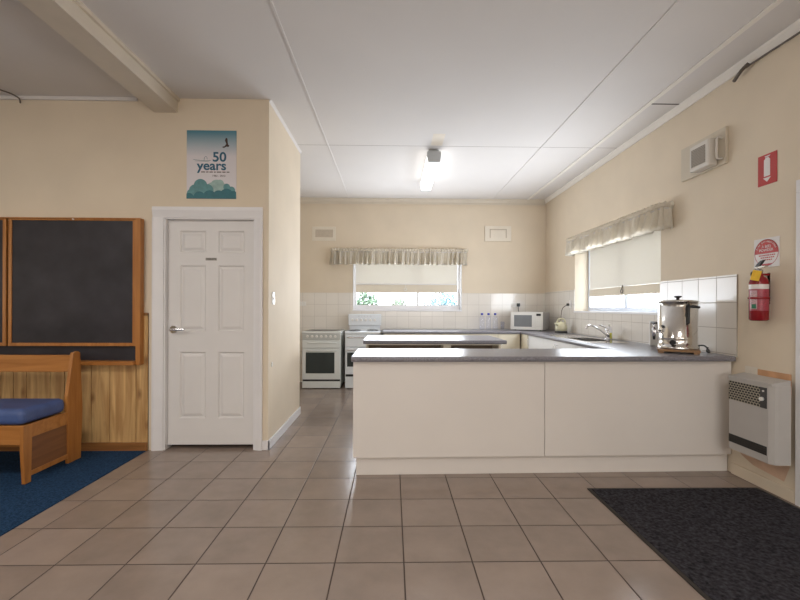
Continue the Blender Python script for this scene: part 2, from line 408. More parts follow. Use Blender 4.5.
# rear wall with its window hole
wx0, wx1 = -.67, 1.185
mb = MB(); mb.box(-2.3, wx0, RY, RY+.2, 0, CZ).box(wx1, RX+.2, RY, RY+.2, 0, CZ).box(wx0, wx1, RY, RY+.2, 0, WZ0).box(wx0, wx1, RY, RY+.2, WZ1, CZ)
struct('wall_rear', mb, 'wall')
wy0, wy1 = 4.045, 5.97
mb = MB(); mb.box(RX, RX+.25, -3.6, wy0, 0, CZ).box(RX, RX+.25, wy1, RY, 0, CZ).box(RX, RX+.25, wy0, wy1, 0, WZ0).box(RX, RX+.25, wy0, wy1, WZ1, CZ)
struct('wall_right', mb, 'wall')
# wall with the panelled door (hole for it)
dx0, dx1, dz1 = -2.02, -1.218, 2.055
mb = MB(); mb.box(-6, dx0, DY, DY+.12, 0, CZ).box(dx1, HX, DY, DY+.12, 0, CZ).box(dx0, dx1, DY, DY+.12, dz1, CZ)
struct('wall_door', mb, 'wall')
struct('wall_passage', B(HX-.12, HX, DY+.12, 4.99, 0, CZ), 'wall')
struct('wall_passage_return', B(-2.3, HX-.12, 4.87, 4.99, 0, CZ), 'wall')
struct('wall_kitchen_left', B(-2.4, -2.3, DY+.12, RY+.2, 0, CZ), 'wall')
struct('wall_left', B(-6.2, -6, -3.6, DY+.12, 0, CZ), 'wall')
struct('wall_back', B(-6.2, RX+.25, -3.8, -3.6, 0, CZ), 'wall')

# ceiling battens, joints, cornices, beam
struct('trim_1', B(-.745, -.730, -3.5, 7.05, CZ-.008, CZ), 'ceil')
struct('trim_2', B(1.697, 1.715, -3.5, 7.05, CZ-.008, CZ), 'ceil')
struct('trim_3', B(2.283, 2.323, -3.5, 7.05, CZ-.012, CZ, bev=.003), 'batten')
struct('trim_4', B(HX, RX-.03, 4.757, 4.764, CZ-.001, CZ), 'jointline')
struct('trim_5', B(2.323, RX-.03, 3.716, 3.728, CZ-.003, CZ), 'gap')
prof = lambda y: [(RX, y, CZ), (RX-.05, y, CZ), (RX-.045, y, CZ-.015), (RX-.02, y, CZ-.04), (RX-.012, y, CZ-.055), (RX, y, CZ-.055)]
struct('trim_6', MB().prism(prof(-3.5), (0, RY+3.5, 0)), 'batten')
struct('trim_7', MB().prism([(-2.3, RY, CZ), (-2.3, RY-.07, CZ), (-2.3, RY-.07, CZ-.012), (-2.3, RY-.04, CZ-.03), (-2.3, RY-.022, CZ-.062), (-2.3, RY-.03, CZ-.066), (-2.3, RY-.03, CZ-.09), (-2.3, RY, CZ-.085)], (2.3+RX-.02, 0, 0)), 'beam')
struct('trim_8', MB().prism([(HX, DY, CZ), (HX+.02, DY, CZ), (HX, DY, CZ-.02)], (0, 4.99-DY, 0)), 'ceil')
struct('trim_9', B(-6, -2.25, DY-.02, DY, CZ-.032, CZ, bev=.004), 'ceil')
mb = MB().box(-2.105, -1.905, -3.5, DY, 2.985, CZ); mb.box(-2.13, -2.105, -3.5, DY, 3.02, CZ).box(-1.905, -1.885, -3.5, DY, CZ-.028, CZ)
struct('ceiling_beam', mb, 'beam')

# skirtings
struct('baseboard_passage', B(HX, HX+.016, DY-.016, 4.99, 0, .085, bev=.004), 'white')
struct('baseboard_door_side', B(-1.150, HX+.016, DY-.016, DY, 0, .085, bev=.004), 'white')
struct('baseboard_right', B(RX-.018, RX, 2.66, 3.172, 0, .085, bev=.005), 'wall')
struct('baseboard_panelling', B(-5.9, -2.15, DY-.034, DY-.014, .0, .075, bev=.004), 'pinedark')

# pine panelling left of the door
mb = MB(); x = -2.15; ws = [.103, .228, .161, .107, .125, .125, .205, .112, .107, .13, .22, .10, .17, .21, .12, .14, .2, .1, .19, .15, .11, .2, .17, .13, .22]
for w in ws:
    if x-w < -5.95: break
    mb.box(x-w+.0025, x-.0025, DY-.014, DY, .0, 1.19, bev=.002, seg=1); x -= w
struct('trim_10', mb, 'pine')
struct('trim_11', B(-5.9, -2.15, DY-.022, DY, 1.19, 1.215, bev=.003), 'pinedark')
struct('trim_12', B(-5.9, -2.15, DY-.003, DY-.001, .0, 1.19), 'gap')

# tiled splashbacks
mb = MB().box(-2.3, wx0, RY-.008, RY, .0, 1.515).box(wx1, RX, RY-.008, RY, .0, 1.515).box(wx0, wx1, RY-.008, RY, .0, WZ0-.01)
struct('trim_13', mb, 'tile_r')
mb = MB().box(RX-.008, RX, 3.13, wy0, .9, 1.53).box(RX-.008, RX, wy1, RY-.008, .9, 1.53).box(RX-.008, RX, wy0, wy1, .9, WZ0-.012)
struct('trim_14', mb, 'tile_s')

# ------------------------------------------------------------------ panelled door in its frame
AY = DY-.02
mb = MB()
for x0, x1 in ((-2.115, -2.015), (-1.24, -1.165)):
    pass
def arch(mb, xo, xi):      # one vertical architrave with a stepped moulding
    mb.box(xo, xi, DY-.02, DY, 0, 2.10, bev=.005)
L = MB()
L.prism([(-2.115, DY, 0), (-2.115, DY-.022, 0), (-2.10, DY-.024, 0), (-2.045, DY-.014, 0), (-2.02, DY-.012, 0), (-2.02, DY, 0)], (0, 0, 2.055))
L.prism([(-1.150, DY, 0), (-1.150, DY-.022, 0), (-1.165, DY-.024, 0), (-1.203, DY-.014, 0), (-1.218, DY-.012, 0), (-1.218, DY, 0)], (0, 0, 2.055))
L.prism([(-2.115, DY, 2.15), (-2.115, DY-.022, 2.15), (-2.115, DY-.024, 2.12), (-2.115, DY-.014, 2.07), (-2.115, DY-.012, 2.055), (-2.115, DY, 2.055)], (.965, 0, 0))
L.box(-2.0195, -2.007, DY-.003, DY+.119, 0, 2.044).box(-1.231, -1.2185, DY-.003, DY+.119, 0, 2.044).box(-2.0195, -1.2185, DY-.003, DY+.119, 2.044, 2.0545)
struct('trim_15', L, 'white')
def six_panel(name, x0, x1, z0, z1, yf, th, panels):
    """door leaf with recessed raised panels; front face at yf facing -Y"""
    xs = sorted({x0, x1}|{p[0] for p in panels}|{p[1] for p in panels}); zs = sorted({z0, z1}|{p[2] for p in panels}|{p[3] for p in panels})
    mb = MB()
    for i in range(len(xs)-1):
        for j in range(len(zs)-1):
            a, b, c, d = xs[i], xs[i+1], zs[j], zs[j+1]
            if any(p[0]-1e-6 <= a and b <= p[1]+1e-6 and p[2]-1e-6 <= c and d <= p[3]+1e-6 for p in panels): continue
            mb.box(a, b, yf, yf+th, c, d)
    for a, b, c, d in panels:
        mb.box(a, b, yf+.013, yf+th-.004, c, d)
        i, o = .05, .018
        q = [(a+o, c+o), (b-o, c+o), (b-o, d-o), (a+o, d-o)]; r = [(a+i-.008, c+i-.008), (b-i+.008, c+i-.008), (b-i+.008, d-i+.008), (a+i-.008, d-i+.008)]
        mb._new([(x, yf+.013, z) for x, z in q]+[(x, yf+.002, z) for x, z in r], [(0, 1, 5, 4), (1, 2, 6, 5), (2, 3, 7, 6), (3, 0, 4, 7), (4, 5, 6, 7)])
        # sloping edge of the recess
        mb._new([(a, yf, c), (b, yf, c), (b, yf, d), (a, yf, d)]+[(a+.012, yf+.013, c+.012), (b-.012, yf+.013, c+.012), (b-.012, yf+.013, d-.012), (a+.012, yf+.013, d-.012)],
                [(0, 1, 5, 4), (1, 2, 6, 5), (2, 3, 7, 6), (3, 0, 4, 7)])
    return mb
pan = [(-1.90, -1.67, 1.755, 1.95), (-1.56, -1.327, 1.755, 1.95), (-1.90, -1.67, 1.05, 1.64), (-1.56, -1.327, 1.05, 1.64), (-1.90, -1.67, .27, .865), (-1.56, -1.327, .27, .865)]
door = six_panel('door_1', -2.005, -1.233, .035, 2.042, 3.772, .038, pan).build('door_1', 'doorwhite'); door['kind'] = 'structure'
mb = MB().cyl((-1.955, 3.772, 1.065), (-1.955, 3.762, 1.065), .033).cyl((-1.955, 3.762, 1.065), (-1.955, 3.715, 1.065), .011)
mb.tube([(-1.955, 3.718, 1.065), (-1.93, 3.714, 1.067), (-1.89, 3.716, 1.068), (-1.835, 3.722, 1.068)], .011)
mb.build('door_handle', 'chrome', door)
sg = B(-1.672, -1.573, 3.768, 3.772, 1.684, 1.707).build('door_sign', 'signplate', door)
text('TOILETS', .023, (-1.6225, 3.7675, 1.6955), (1, 0, 0), (0, 0, 1), 'gap', sg, sx=1.0)

# door on the right wall, its frame edge at the picture's right border
struct('trim_16', MB().box(RX-.02, RX, 2.575, 2.655, 0, 2.019, bev=.002).box(RX-.02, RX, 1.72, 1.80, 0, 2.019, bev=.002).box(RX-.02, RX, 1.72, 2.655, 2.02, 2.10, bev=.002), 'white')
d2 = struct('door_2', B(RX-.006, RX-.001, 1.80, 2.575, .01, 2.02), 'doorwhite')

# ------------------------------------------------------------------ windows
def window_frame_rear():
    y0, y1 = RY+.10, RY+.15
    mb = MB().box(wx0, wx0+.05, y0, y1, WZ0, WZ1).box(wx1-.05, wx1, y0, y1, WZ0, WZ1).box(wx0+.05, wx1-.05, y0, y1, WZ0, WZ0+.095).box(wx0+.05, wx1-.05, y0, y1, WZ1-.05, WZ1)
    mb.box(.42, .46, y0+.005, y1-.005, WZ0+.095, WZ1-.05).box(.40, .48, y0-.012, y0, WZ0+.03, WZ0+.05)
    return mb
wf = struct('window_1', window_frame_rear(), 'white')
B(wx0+.05, wx1-.05, RY+.125, RY+.129, WZ0+.09, WZ1-.05).build('window_pane', 'glass', wf)
MB().box(wx0+.001, wx0+.012, RY-.01, RY+.1, WZ0, WZ1).box(wx1-.012, wx1-.001, RY-.01, RY+.1, WZ0, WZ1).box(wx0-.01, wx1+.01, RY-.02, RY+.1, WZ0-.012, WZ0+.01, bev=.003).build('window_sill', 'white', wf)
x0, x1 = RX+.19, RX+.24
mb = MB().box(x0, x1, wy0, wy0+.045, WZ0, WZ1).box(x0, x1, wy1-.045, wy1, WZ0, WZ1).box(x0, x1, wy0+.045, wy1-.045, WZ0, WZ0+.06).box(x0, x1, wy0+.045, wy1-.045, WZ1-.05, WZ1)
mb.box(x0+.005, x1-.005, 4.97, 5.03, WZ0+.06, WZ1-.05)
wf = struct('window_2', mb, mat('aluminium_frame', (.62, .66, .74), .4, .2, noise=.02))
B(x0+.02, x0+.024, wy0+.045, wy1-.045, WZ0+.06, WZ1-.05).build('window_pane', 'glass', wf)
MB().box(RX-.015, x0, wy0-.01, wy1+.01, WZ0-.012, WZ0+.012, bev=.003).build('window_sill', 'white', wf)

# ------------------------------------------------------------------ outside
struct('ground', B(-30, 40, RY+.3, 60, -.12, -.02), 'grass')
struct('ground_side', B(RX+.3, 40, -10, RY+.3, -.12, -.02), 'grass')
fn = thing('picket_fence', 'white picket fence seen through the sink window', 'fence', (4.6, 8, -.02))
mb = MB()
y = 5.0
while y < 12:
    B(4.58, 4.60, y, y+.07, -.02, 1.75, bev=.004, seg=1).build('picket', 'fence', fn); y += .115
MB().box(4.60, 4.64, 5, 12, .4, .48).box(4.60, 4.64, 5, 12, 1.4, 1.48).build('rail', 'fence', fn)
def shrub(loc, w, h, m, label):
    t = thing('garden_shrub', label, 'shrub', loc, 'shrubs outside the rear window'); mb = MB(); rnd = random.Random(int(loc[0]*100))
    for i in range(900):
        while True:
            p = Vector((rnd.uniform(-1, 1), rnd.uniform(-1, 1), rnd.uniform(-1, 1)))
            if .35 < p.length < 1: break
        c = Vector((loc[0]+p.x*w, loc[1]+p.y*w*.6, loc[2]+h*.62+p.z*h*.4))
        d = Vector((rnd.uniform(-1, 1), rnd.uniform(-1, 1), rnd.uniform(-1, 1))).normalized(); e = d.orthogonal().normalized()
        a, b = d*.07, e*.03
        mb._new([c-a, c+b, c+a, c-b], [(0, 1, 2, 3)])
    mb.build('foliage', m, t)
    s_ = MB()
    for k in range(5): s_.tube([(loc[0]+.03*k-.06, loc[1], loc[2]), (loc[0]+.1*(k-2), loc[1]+.05, loc[2]+h*.4), (loc[0]+.25*(k-2), loc[1], loc[2]+h*.75)], .018, 6)
    s_.build('stem', 'bark', t)
shrub((-.75, 12, -.02), .42, 1.75, 'leaf', 'green garden shrub outside the rear window, left side')
shrub((.2, 13.5, -.02), .3, 1.6, 'leaf', 'small pale shrub outside the middle of the rear window')
shrub((1.45, 12, -.02), .62, 1.75, 'leafblue', 'blue-green garden shrub outside the rear window, right side')

# ------------------------------------------------------------------ blinds and valances
t = thing('roller_blind', 'half-drawn cream roller blind in the rear window above the ovens', 'blind', (.255, RY+.06, 2.1))
B(-.625, 1.12, RY+.06, RY+.063, 1.665, 2.10).build('blind_fabric', 'blind', t)
MB().box(-.625, 1.12, RY+.052, RY+.066, 1.52, 1.66, bev=.003).build('hem_strip', 'blindlow', t)
B(-.625, 1.12, RY+.048, RY+.066, 1.658, 1.676, bev=.003).build('batten', 'white', t)
MB().cyl((-.64, RY+.07, 2.11), (1.135, RY+.07, 2.11), .02).build('roller', 'white', t)
rg = MB().lathe([(.022+.006*math.cos(a), .006*math.sin(a)) for a in [2*PI*i/8 for i in range(9)]], (.223, RY+.04, 1.575), 'y', 20)
rg.tube([(.223, RY+.046, 1.66), (.223, RY+.04, 1.60)], .004).build('pull_ring', 'plastic', t)
t = thing('roller_blind', 'cream roller blind pulled low over the sink window', 'blind', (RX+.10, 5, 2.1))
by0, by1 = 4.10, 5.77
B(RX+.12, RX+.123, by0, by1, 1.53, 2.12).build('blind_fabric', 'blind', t)
B(RX+.116, RX+.126, by0, by1, 1.425, 1.528, bev=.003).build('hem_strip', 'blindlow', t)
MB().cyl((RX+.13, by0-.02, 2.13), (RX+.13, by1+.02, 2.13), .02).build('roller', 'white', t)
rg = MB().lathe([(.022+.005*math.cos(a), .005*math.sin(a)) for a in [2*PI*i/8 for i in range(9)]], (RX+.10, 4.92, 1.47), 'x', 20)
rg.tube([(RX+.112, 4.92, 1.54), (RX+.10, 4.92, 1.495)], .006).build('pull_ring', 'black', t)

def valance(name, label, path, z0, z1, period, nrm, rnd):
    """gathered cloth along a straight path with folded ends"""
    P = [Vector(p) for p in path]; seg = [(P[i+1]-P[i]).length for i in range(len(P)-1)]; Lt = sum(seg)
    t = thing(name, label, 'valance', ((P[0].x+P[-1].x)/2, (P[0].y+P[-1].y)/2, z0))
    ph = [rnd.uniform(0, 6.28) for _ in range(6)]
    def at(s_):
        for i, l in enumerate(seg):
            if s_ <= l or i == len(seg)-1:
                d = (P[i+1]-P[i]).normalized(); return P[i]+d*min(s_, l), Vector((d.y, -d.x, 0))*nrm
            s_ -= l
    def fold(s_):
        return math.sin(2*PI*s_/period+1.3*math.sin(2*PI*s_/.37+ph[0]))+.5*math.sin(2*PI*s_/(period*.43)+ph[1]+2*math.sin(s_*9))
    def skirt(u, v):
        p, n = at(u*Lt); a = (.014+.034*(1-v))*(1+.45*math.sin(2*PI*u*Lt/.53+ph[5]))
        q = p+n*(a*fold(u*Lt)); zz = z0+(z1-.038-z0)*v
        if v == 0: zz += .006*math.sin(2*PI*u*Lt/period+ph[2])
        return (q.x, q.y, zz)
    n = int(Lt/period*14)
    sk = MB().grid(skirt, n, 6).build('skirt', 'valance', t)
    def head(u, v):
        p, n_ = at(u*Lt); q = p+n_*(.010+.009*math.sin(2*PI*u*Lt/(period*.45)+ph[3]+1.5*math.sin(u*Lt*11))+.010*math.sin(PI*v))
        return (q.x, q.y, z1-.045+.045*v+(.008*math.sin(2*PI*u*Lt/(period*.6)+ph[4]) if v == 1 else 0))
    hd = MB().grid(head, n, 5).build('heading', 'valance', t)
    for o in (sk, hd):
        md = o.modifiers.new('s', 'SOLIDIFY'); md.thickness = .003
    rod = MB()
    rod.tube([P[i] - Vector((0, 0, 0)) + Vector((0, 0, z1-.055-P[i].z)) for i in range(len(P))], .006, 8, 1)
    rod.build('curtain_rod', 'white', t)
rnd = random.Random(3)
valance('gathered_valance', 'gathered beige valance over the rear window', [(-1.02, RY-.005, 0), (-1.02, RY-.09, 0), (1.25, RY-.09, 0), (1.25, RY-.005, 0)], 1.99, 2.255, .095, 1, rnd)
valance('gathered_valance', 'gathered beige valance over the sink window on the right wall', [(RX-.005, 5.99, 0), (RX-.10, 5.99, 0), (RX-.10, 3.87, 0), (RX-.005, 3.87, 0)], 2.02, 2.265, .095, 1, rnd)

# ------------------------------------------------------------------ kitchen cabinets
BZ = .905
def rounded_top(prof_pts, ext): return MB().prism(prof_pts, ext)
fy0, fy1 = 3.085, 3.70
ix = 1.99; ry0 = 6.42
mb = MB()
nose = lambda a, s: [(a+s*.012, BZ-.04), (a+s*.003, BZ-.035), (a, BZ-.025), (a, BZ-.012), (a+s*.003, BZ-.004), (a+s*.012, BZ)]
pts = nose(fy0, 1)+[(fy1, BZ), (fy1, BZ-.04)]
mb.prism([(-.30, y, z) for y, z in pts], (2.611+.30, 0, 0)).box(2.611, RX-.009, fy0+.10, fy1, BZ-.04, BZ)
hx0, hx1, hy0, hy1 = 2.10, 2.42, 4.50, 5.02
pts = nose(ix, 1)+[(hx0, BZ), (hx0, BZ-.04)]
mb.prism([(x, fy1, z) for x, z in pts], (0, ry0-fy1, 0))
mb.box(hx0, hx1, fy1, hy0, BZ-.04, BZ).box(hx0, hx1, hy1, ry0, BZ-.04, BZ).box(hx1, RX-.009, fy1, ry0, BZ-.04, BZ)
pts = nose(ry0, 1)+[(RY-.009, BZ), (RY-.009, BZ-.04)]
mb.prism([(-.15, y, z) for y, z in pts], (RX-.009+.15, 0, 0))
tag(mb.build('worktop', 'top'), 'long U-shaped grey speckled worktop running round the kitchen walls', 'worktop')

def front_cab(x0, x1, label):
    t = thing('counter_cabinet', label, 'cabinet', ((x0+x1)/2, 3.4, 0), 'cabinets of the front counter')
    B(x0+.002, x1-.002, 3.155, 3.68, .145, BZ-.042).build('body', 'panel', t)
    B(x0+.0015, x1-.0015, 3.138, 3.154, .143, BZ-.044, bev=.0015).build('front_panel', 'panel', t)
    B(x0+(.022 if x0 < 0 else 0), x1, 3.178, 3.66, 0, .143).build('kickboard', 'panel', t)
front_cab(-.292, 1.16, 'long cream panelled cabinet at the open left end of the front counter')
front_cab(1.16, RX-.008, 'cream panelled cabinet of the front counter beside the wall heater')

def door_cab(x0, x1, y0, y1, face, label, m, hands, group, name='base_cabinet'):
    """floor cabinet; face '-x' or '-y'; hands: side on which the handle of each door sits"""
    t = thing(name, label, 'cabinet', ((x0+x1)/2, (y0+y1)/2, 0), group)
    n = len(hands)
    if face == '-x':
        MB().box(x0+.02, x1, y0+.002, y1-.002, .12, BZ-.25).box(x0+.02, x0+.04, y0+.002, y1-.002, BZ-.25, BZ-.042).build('body', m, t); B(x0+.07, x1-.05, y0+.003, y1-.003, 0, .12).build('kickboard', m, t)
        w = (y1-y0)/n
        for i, hnd in enumerate(hands):
            a, b = y0+i*w+.002, y0+(i+1)*w-.002
            d = B(x0, x0+.018, a, b, .125, BZ-.046, bev=.0015).build('door', m, t)
            hy = a+.04 if hnd == 'n' else b-.04
            MB().tube([(x0, hy, .81), (x0-.025, hy, .805), (x0-.025, hy, .73), (x0, hy, .725)], .005, 8).build('handle', 'chrome', d)
    else:
        B(x0+.002, x1-.002, y0+.02, y1, .12, BZ-.042).build('body', m, t); B(x0+.003, x1-.003, y0+.07, y1-.05, 0, .12).build('kickboard', m, t)
        w = (x1-x0)/n
        for i, hnd in enumerate(hands):
            a, b = x0+i*w+.002, x0+(i+1)*w-.002
            d = B(a, b, y0, y0+.018, .125, BZ-.046, bev=.0015).build('door', m, t)
            hx = a+.04 if hnd == 'n' else b-.04
            MB().tube([(hx, y0, .70), (hx, y0-.025, .695), (hx, y0-.025, .62), (hx, y0, .615)], .005, 8).build('handle', 'chrome', d)
g = 'base cabinets along the side wall'
door_cab(2.015, RX-.03, 3.72, 4.62, '-x', 'white base cabinet on the side wall nearest the front counter', 'cabwhite', 'fn', g)
door_cab(2.015, RX-.03, 4.62, 5.52, '-x', 'white base cabinet under the sink', 'cabwhite', 'fn', g)
door_cab(2.015, RX-.03, 5.52, 6.14, '-x', 'white base cabinet on the side wall nearest the microwave', 'cabwhite', 'f', g)
g = 'base cabinets along the rear wall'
door_cab(-.14, .76, 6.45, RY-.03, '-y', 'cream base cabinet on the rear wall beside the ovens', 'panelwarm', 'fn', g)
door_cab(.76, 1.65, 6.45, RY-.03, '-y', 'cream base cabinet in the middle of the rear wall', 'panelwarm', 'fn', g)
door_cab(1.65, 1.985, 6.45, RY-.03, '-y', 'narrow cream base cabinet on the rear wall below the water bottles', 'panelwarm', 'n', g)

tag(B(2.0, RX-.03, 6.145, 6.45, .12, BZ-.042).build('corner_filler', 'panelwarm'), 'cream filler panel closing the inner corner of the base cabinets', 'cabinet')

# island
t = thing('kitchen_island', 'cream kitchen island with grey speckled top and open shelf slots behind the counter', 'island', (.445, 5, 0))
iy0, iy1 = 4.60, 5.46
nz_ = [(y, z) for y, z in nose(iy0, 1)]
MB().prism([(-.32, y, z) for y, z in nz_+[(iy1, BZ), (iy1, BZ-.04)]], (1.59, 0, 0)).build('island_top', 'top', t)
mb = MB().box(-.295, 1.215, 4.67, 5.42, BZ-.058, BZ-.04)
for a, b in ((-.295, -.275), (.575, .66), (1.195, 1.215)): mb.box(a, b, 4.67, 5.42, .1, BZ-.058)
mb.box(-.275, 1.195, 5.40, 5.42, .1, BZ-.058).box(-.275, 1.195, 4.67, 5.42, .10, .12).box(-.275, 1.195, 4.72, 5.40, 0, .10)
mb.build('carcass', 'panelwarm', t)
for a, b in ((-.275, .575), (.66, 1.195)):
    B(a, b, 4.68, 5.40, .50, .52).build('shelf', 'brownin', t)
    B(a, b, 4.95, 4.965, .52, BZ-.058).build('back_panel', 'brownin', t)

def slant(o):
    """the counter front is not quite parallel to the far wall"""
    for v in o.data.vertices:
        wx = v.co.x+(o.parent.location.x if o.parent else 0); wy = v.co.y+(o.parent.location.y if o.parent else 0)
        if wy < 3.3 and wx > -.5: v.co.y += -.012+.05*(wx+.3)/2.9
for o in list(COL.objects):
    if o.type == 'MESH' and (o.name == 'worktop' or (o.parent and o.parent.name.startswith('counter_cabinet'))): slant(o)

# ------------------------------------------------------------------ sink and tap
t = thing('kitchen_sink', 'stainless steel sink with drainer set in the side worktop', 'sink', (2.22, 4.8, BZ))
mb = MB()
z = BZ+.003; sx0, sx1, sy0, sy1 = 2.06, 2.46, 4.28, 5.62
mb.box(sx0, hx0, sy0, sy1, BZ, z).box(hx1, sx1, sy0, sy1, BZ, z).box(hx0, hx1, sy0, hy0, BZ, z).box(hx0, hx1, hy1, sy1, BZ, z)
for k in range(7): mb.box(hx0+.02+k*.045, hx0+.028+k*.045, hy1+.06, sy1-.03, z, z+.003)
mb.build('drainer', 'steel', t)
e = .004
mb = MB().box(hx0+e, hx0+2*e, hy0+e, hy1-e, BZ-.16, z).box(hx1-2*e, hx1-e, hy0+e, hy1-e, BZ-.16, z).box(hx0+e, hx1-e, hy0+e, hy0+2*e, BZ-.16, z).box(hx0+e, hx1-e, hy1-2*e, hy1-e, BZ-.16, z).box(hx0+e, hx1-e, hy0+e, hy1-e, BZ-.164, BZ-.16)
mb.build('bowl', 'steel', t)
MB().cyl((2.26, 4.76, BZ-.16), (2.26, 4.76, BZ-.155), .035).build('drain', 'chrome', t)
t = thing('mixer_tap', 'chrome mixer tap over the sink on the side worktop', 'tap', (2.50, 4.80, BZ))
MB().cyl((2.50, 4.80, BZ), (2.50, 4.80, BZ+.012), .034).cyl((2.50, 4.80, BZ+.01), (2.50, 4.80, BZ+.115), .024, .021).sphere((2.50, 4.80, BZ+.115), .024).build('body', 'chrome', t)
MB().tube([(2.49, 4.80, BZ+.05), (2.43, 4.81, BZ+.10), (2.34, 4.82, BZ+.155), (2.28, 4.82, BZ+.16), (2.26, 4.82, BZ+.125)], .012).build('spout', 'chrome', t)
MB().tube([(2.50, 4.80, BZ+.13), (2.46, 4.81, BZ+.15), (2.41, 4.82, BZ+.17)], .010).build('lever', 'chrome', t)
t = thing('dish_soap_bottle', 'clear squeeze bottle of yellow-green dish soap beside the tap', 'bottle', (2.54, 4.84, BZ))
MB().lathe([(0, 0), (.026, 0), (.028, .01), (.028, .075), (.0, .076)], (2.54, 4.84, BZ), seg=20).build('liquid', 'det', t)
MB().lathe([(.0285, .076), (.028, .11), (.02, .14), (.011, .15)], (2.54, 4.84, BZ), seg=20).build('bottle_body', 'clear', t)
MB().lathe([(0, .15), (.013, .15), (.012, .168), (.005, .18), (0, .18)], (2.54, 4.84, BZ), seg=16).build('cap', 'plastic', t)

# ------------------------------------------------------------------ urn on its board, white board beside it
ux, uy = 2.375, 3.43
tag(MB().box(-.145, .145, -.145, .145, .012, .032, bev=.003).box(-.14, -.10, -.14, .14, 0, .012).box(.10, .14, -.14, .14, 0, .012).xf(Matrix.Translation((ux, uy, BZ)) @ Matrix.Rotation(math.radians(-32), 4, 'Z')).build('wooden_board', 'boardwood'), 'square wooden board under the stainless urn', 'board')
zb = BZ+.033
t = thing('water_urn', 'large stainless steel hot water urn with black tap on the front counter', 'urn', (ux, uy, zb))
MB().lathe([(0, 0), (.150, 0), (.152, .006), (.150, .022), (.140, .028), (.140, .085), (.142, .09), (.140, .095), (.140, .385), (.0, .385)], (ux, uy, zb), seg=56).build('body', 'steel', t)
lid = MB().lathe([(.0, .404), (.05, .403), (.12, .398), (.146, .392), (.147, .384), (.139, .383)], (ux, uy, zb), seg=56).build('lid', 'steel', t)
MB().lathe([(0, .402), (.012, .402), (.012, .418), (.026, .422), (.028, .432), (.0, .436)], (ux, uy, zb), seg=24).build('lid_knob', 'black', lid)
def radial(a): return Vector((math.cos(a), math.sin(a), 0))
ca = math.atan2(-uy, -ux)     # direction of the hall side
a = ca-.0; 
h = ca+.54
def on(a, r, z): v = Vector((ux, uy, zb+z))+radial(a)*r; return tuple(v)
MB().tube([on(h, .142, .34), on(h, .175, .345), on(h, .178, .34)], .009, 10).tube([on(h, .175, .345), on(h+.12, .185, .345), on(h+.32, .185, .34)], .011).tube([on(h-.03, .147, .365), on(h-.03, .147, .28), on(h-.03, .147, .21)], .010, 10).build('handle', 'black', t)
g_ = ca-1.1
mb = MB().cyl(on(g_, .138, .14), on(g_, .20, .14), .014).cyl(on(g_, .185, .10), on(g_, .185, .165), .014).cyl(on(g_, .185, .165), on(g_, .185, .20), .008)
tp = mb.build('tap', 'chrome', t)
MB().box(-.014, .014, -.035, .035, 0, .018, bev=.005).xf(Matrix.Translation(on(g_, .185, .20)) @ Matrix.Rotation(g_, 4, 'Z')).build('tap_lever', 'black', tp)
MB().cyl(on(g_, .185, .105), on(g_, .185, .07), .012, .009).build('tap_spout', 'black', tp)
kb = ca-.22
MB().cyl(on(kb, .138, .055), on(kb, .165, .055), .024, .020).build('thermostat_dial', 'black', t)
MB().cyl(on(ca+.35, .139, .055), on(ca+.35, .1425, .055), .012).build('indicator_lamp', 'signwhite', t)
cord = MB().tube([on(ca+1.5, .145, .03), (2.545, 3.36, BZ+.06), (2.575, 3.36, BZ+.035), (2.56, 3.32, BZ+.010), (2.53, 3.31, BZ+.02), (2.545, 3.32, BZ+.05)], .006)
cord.build('power_cord', 'darkgrey', t)
t = tag(B(2.50, 2.585, 4.0, 4.02, BZ, 1.145, bev=.006).xf(Matrix.Identity(4)).build('cutting_board', 'plastic'), 'narrow white board standing upright on the worktop behind the urn', 'board')

# ------------------------------------------------------------------ microwave
t = thing('microwave', 'white microwave oven angled in the far corner of the worktop', 'microwave', (2.37, 6.45, BZ))
RM = Matrix.Translation((2.345, 6.46, BZ+.012)) @ Matrix.Rotation(math.radians(-35), 4, 'Z')
def mw(mb): return mb.xf(RM)
# local: x from -.5 (left) to 0, y 0 (front) to .36
mw(B(-.515, 0, .02, .40, 0, .285, bev=.006)).build('case', 'microside', t)
d = mw(MB().box(-.515, -.135, 0, .02, 0, .285, bev=.004)).build('door', 'micro', t)
mw(B(-.455, -.17, -.002, .0, .05, .235)).build('door_window', 'glassgrey', d)
cp = mw(B(-.133, 0, 0, .02, 0, .285, bev=.004)).build('control_panel', 'micro', t)
mw(B(-.10, -.03, -.002, 0, .225, .26)).build('display', 'black', cp)
kp = MB()
for i in range(3):
    for j in range(4): kp.box(-.105+i*.028, -.085+i*.028, -.002, 0, .07+j*.034, .093+j*.034)
mw(kp).build('keypad', 'plastic', cp)
mw(B(-.105, -.025, -.003, 0, .02, .05)).build('door_button', 'plastic', cp)
ft = MB()
for x_, y_ in ((-.45, .05), (-.05, .05), (-.45, .3), (-.05, .3)): ft.cyl((x_, y_, -.012), (x_, y_, 0), .014)
mw(ft).build('foot', 'black', t)

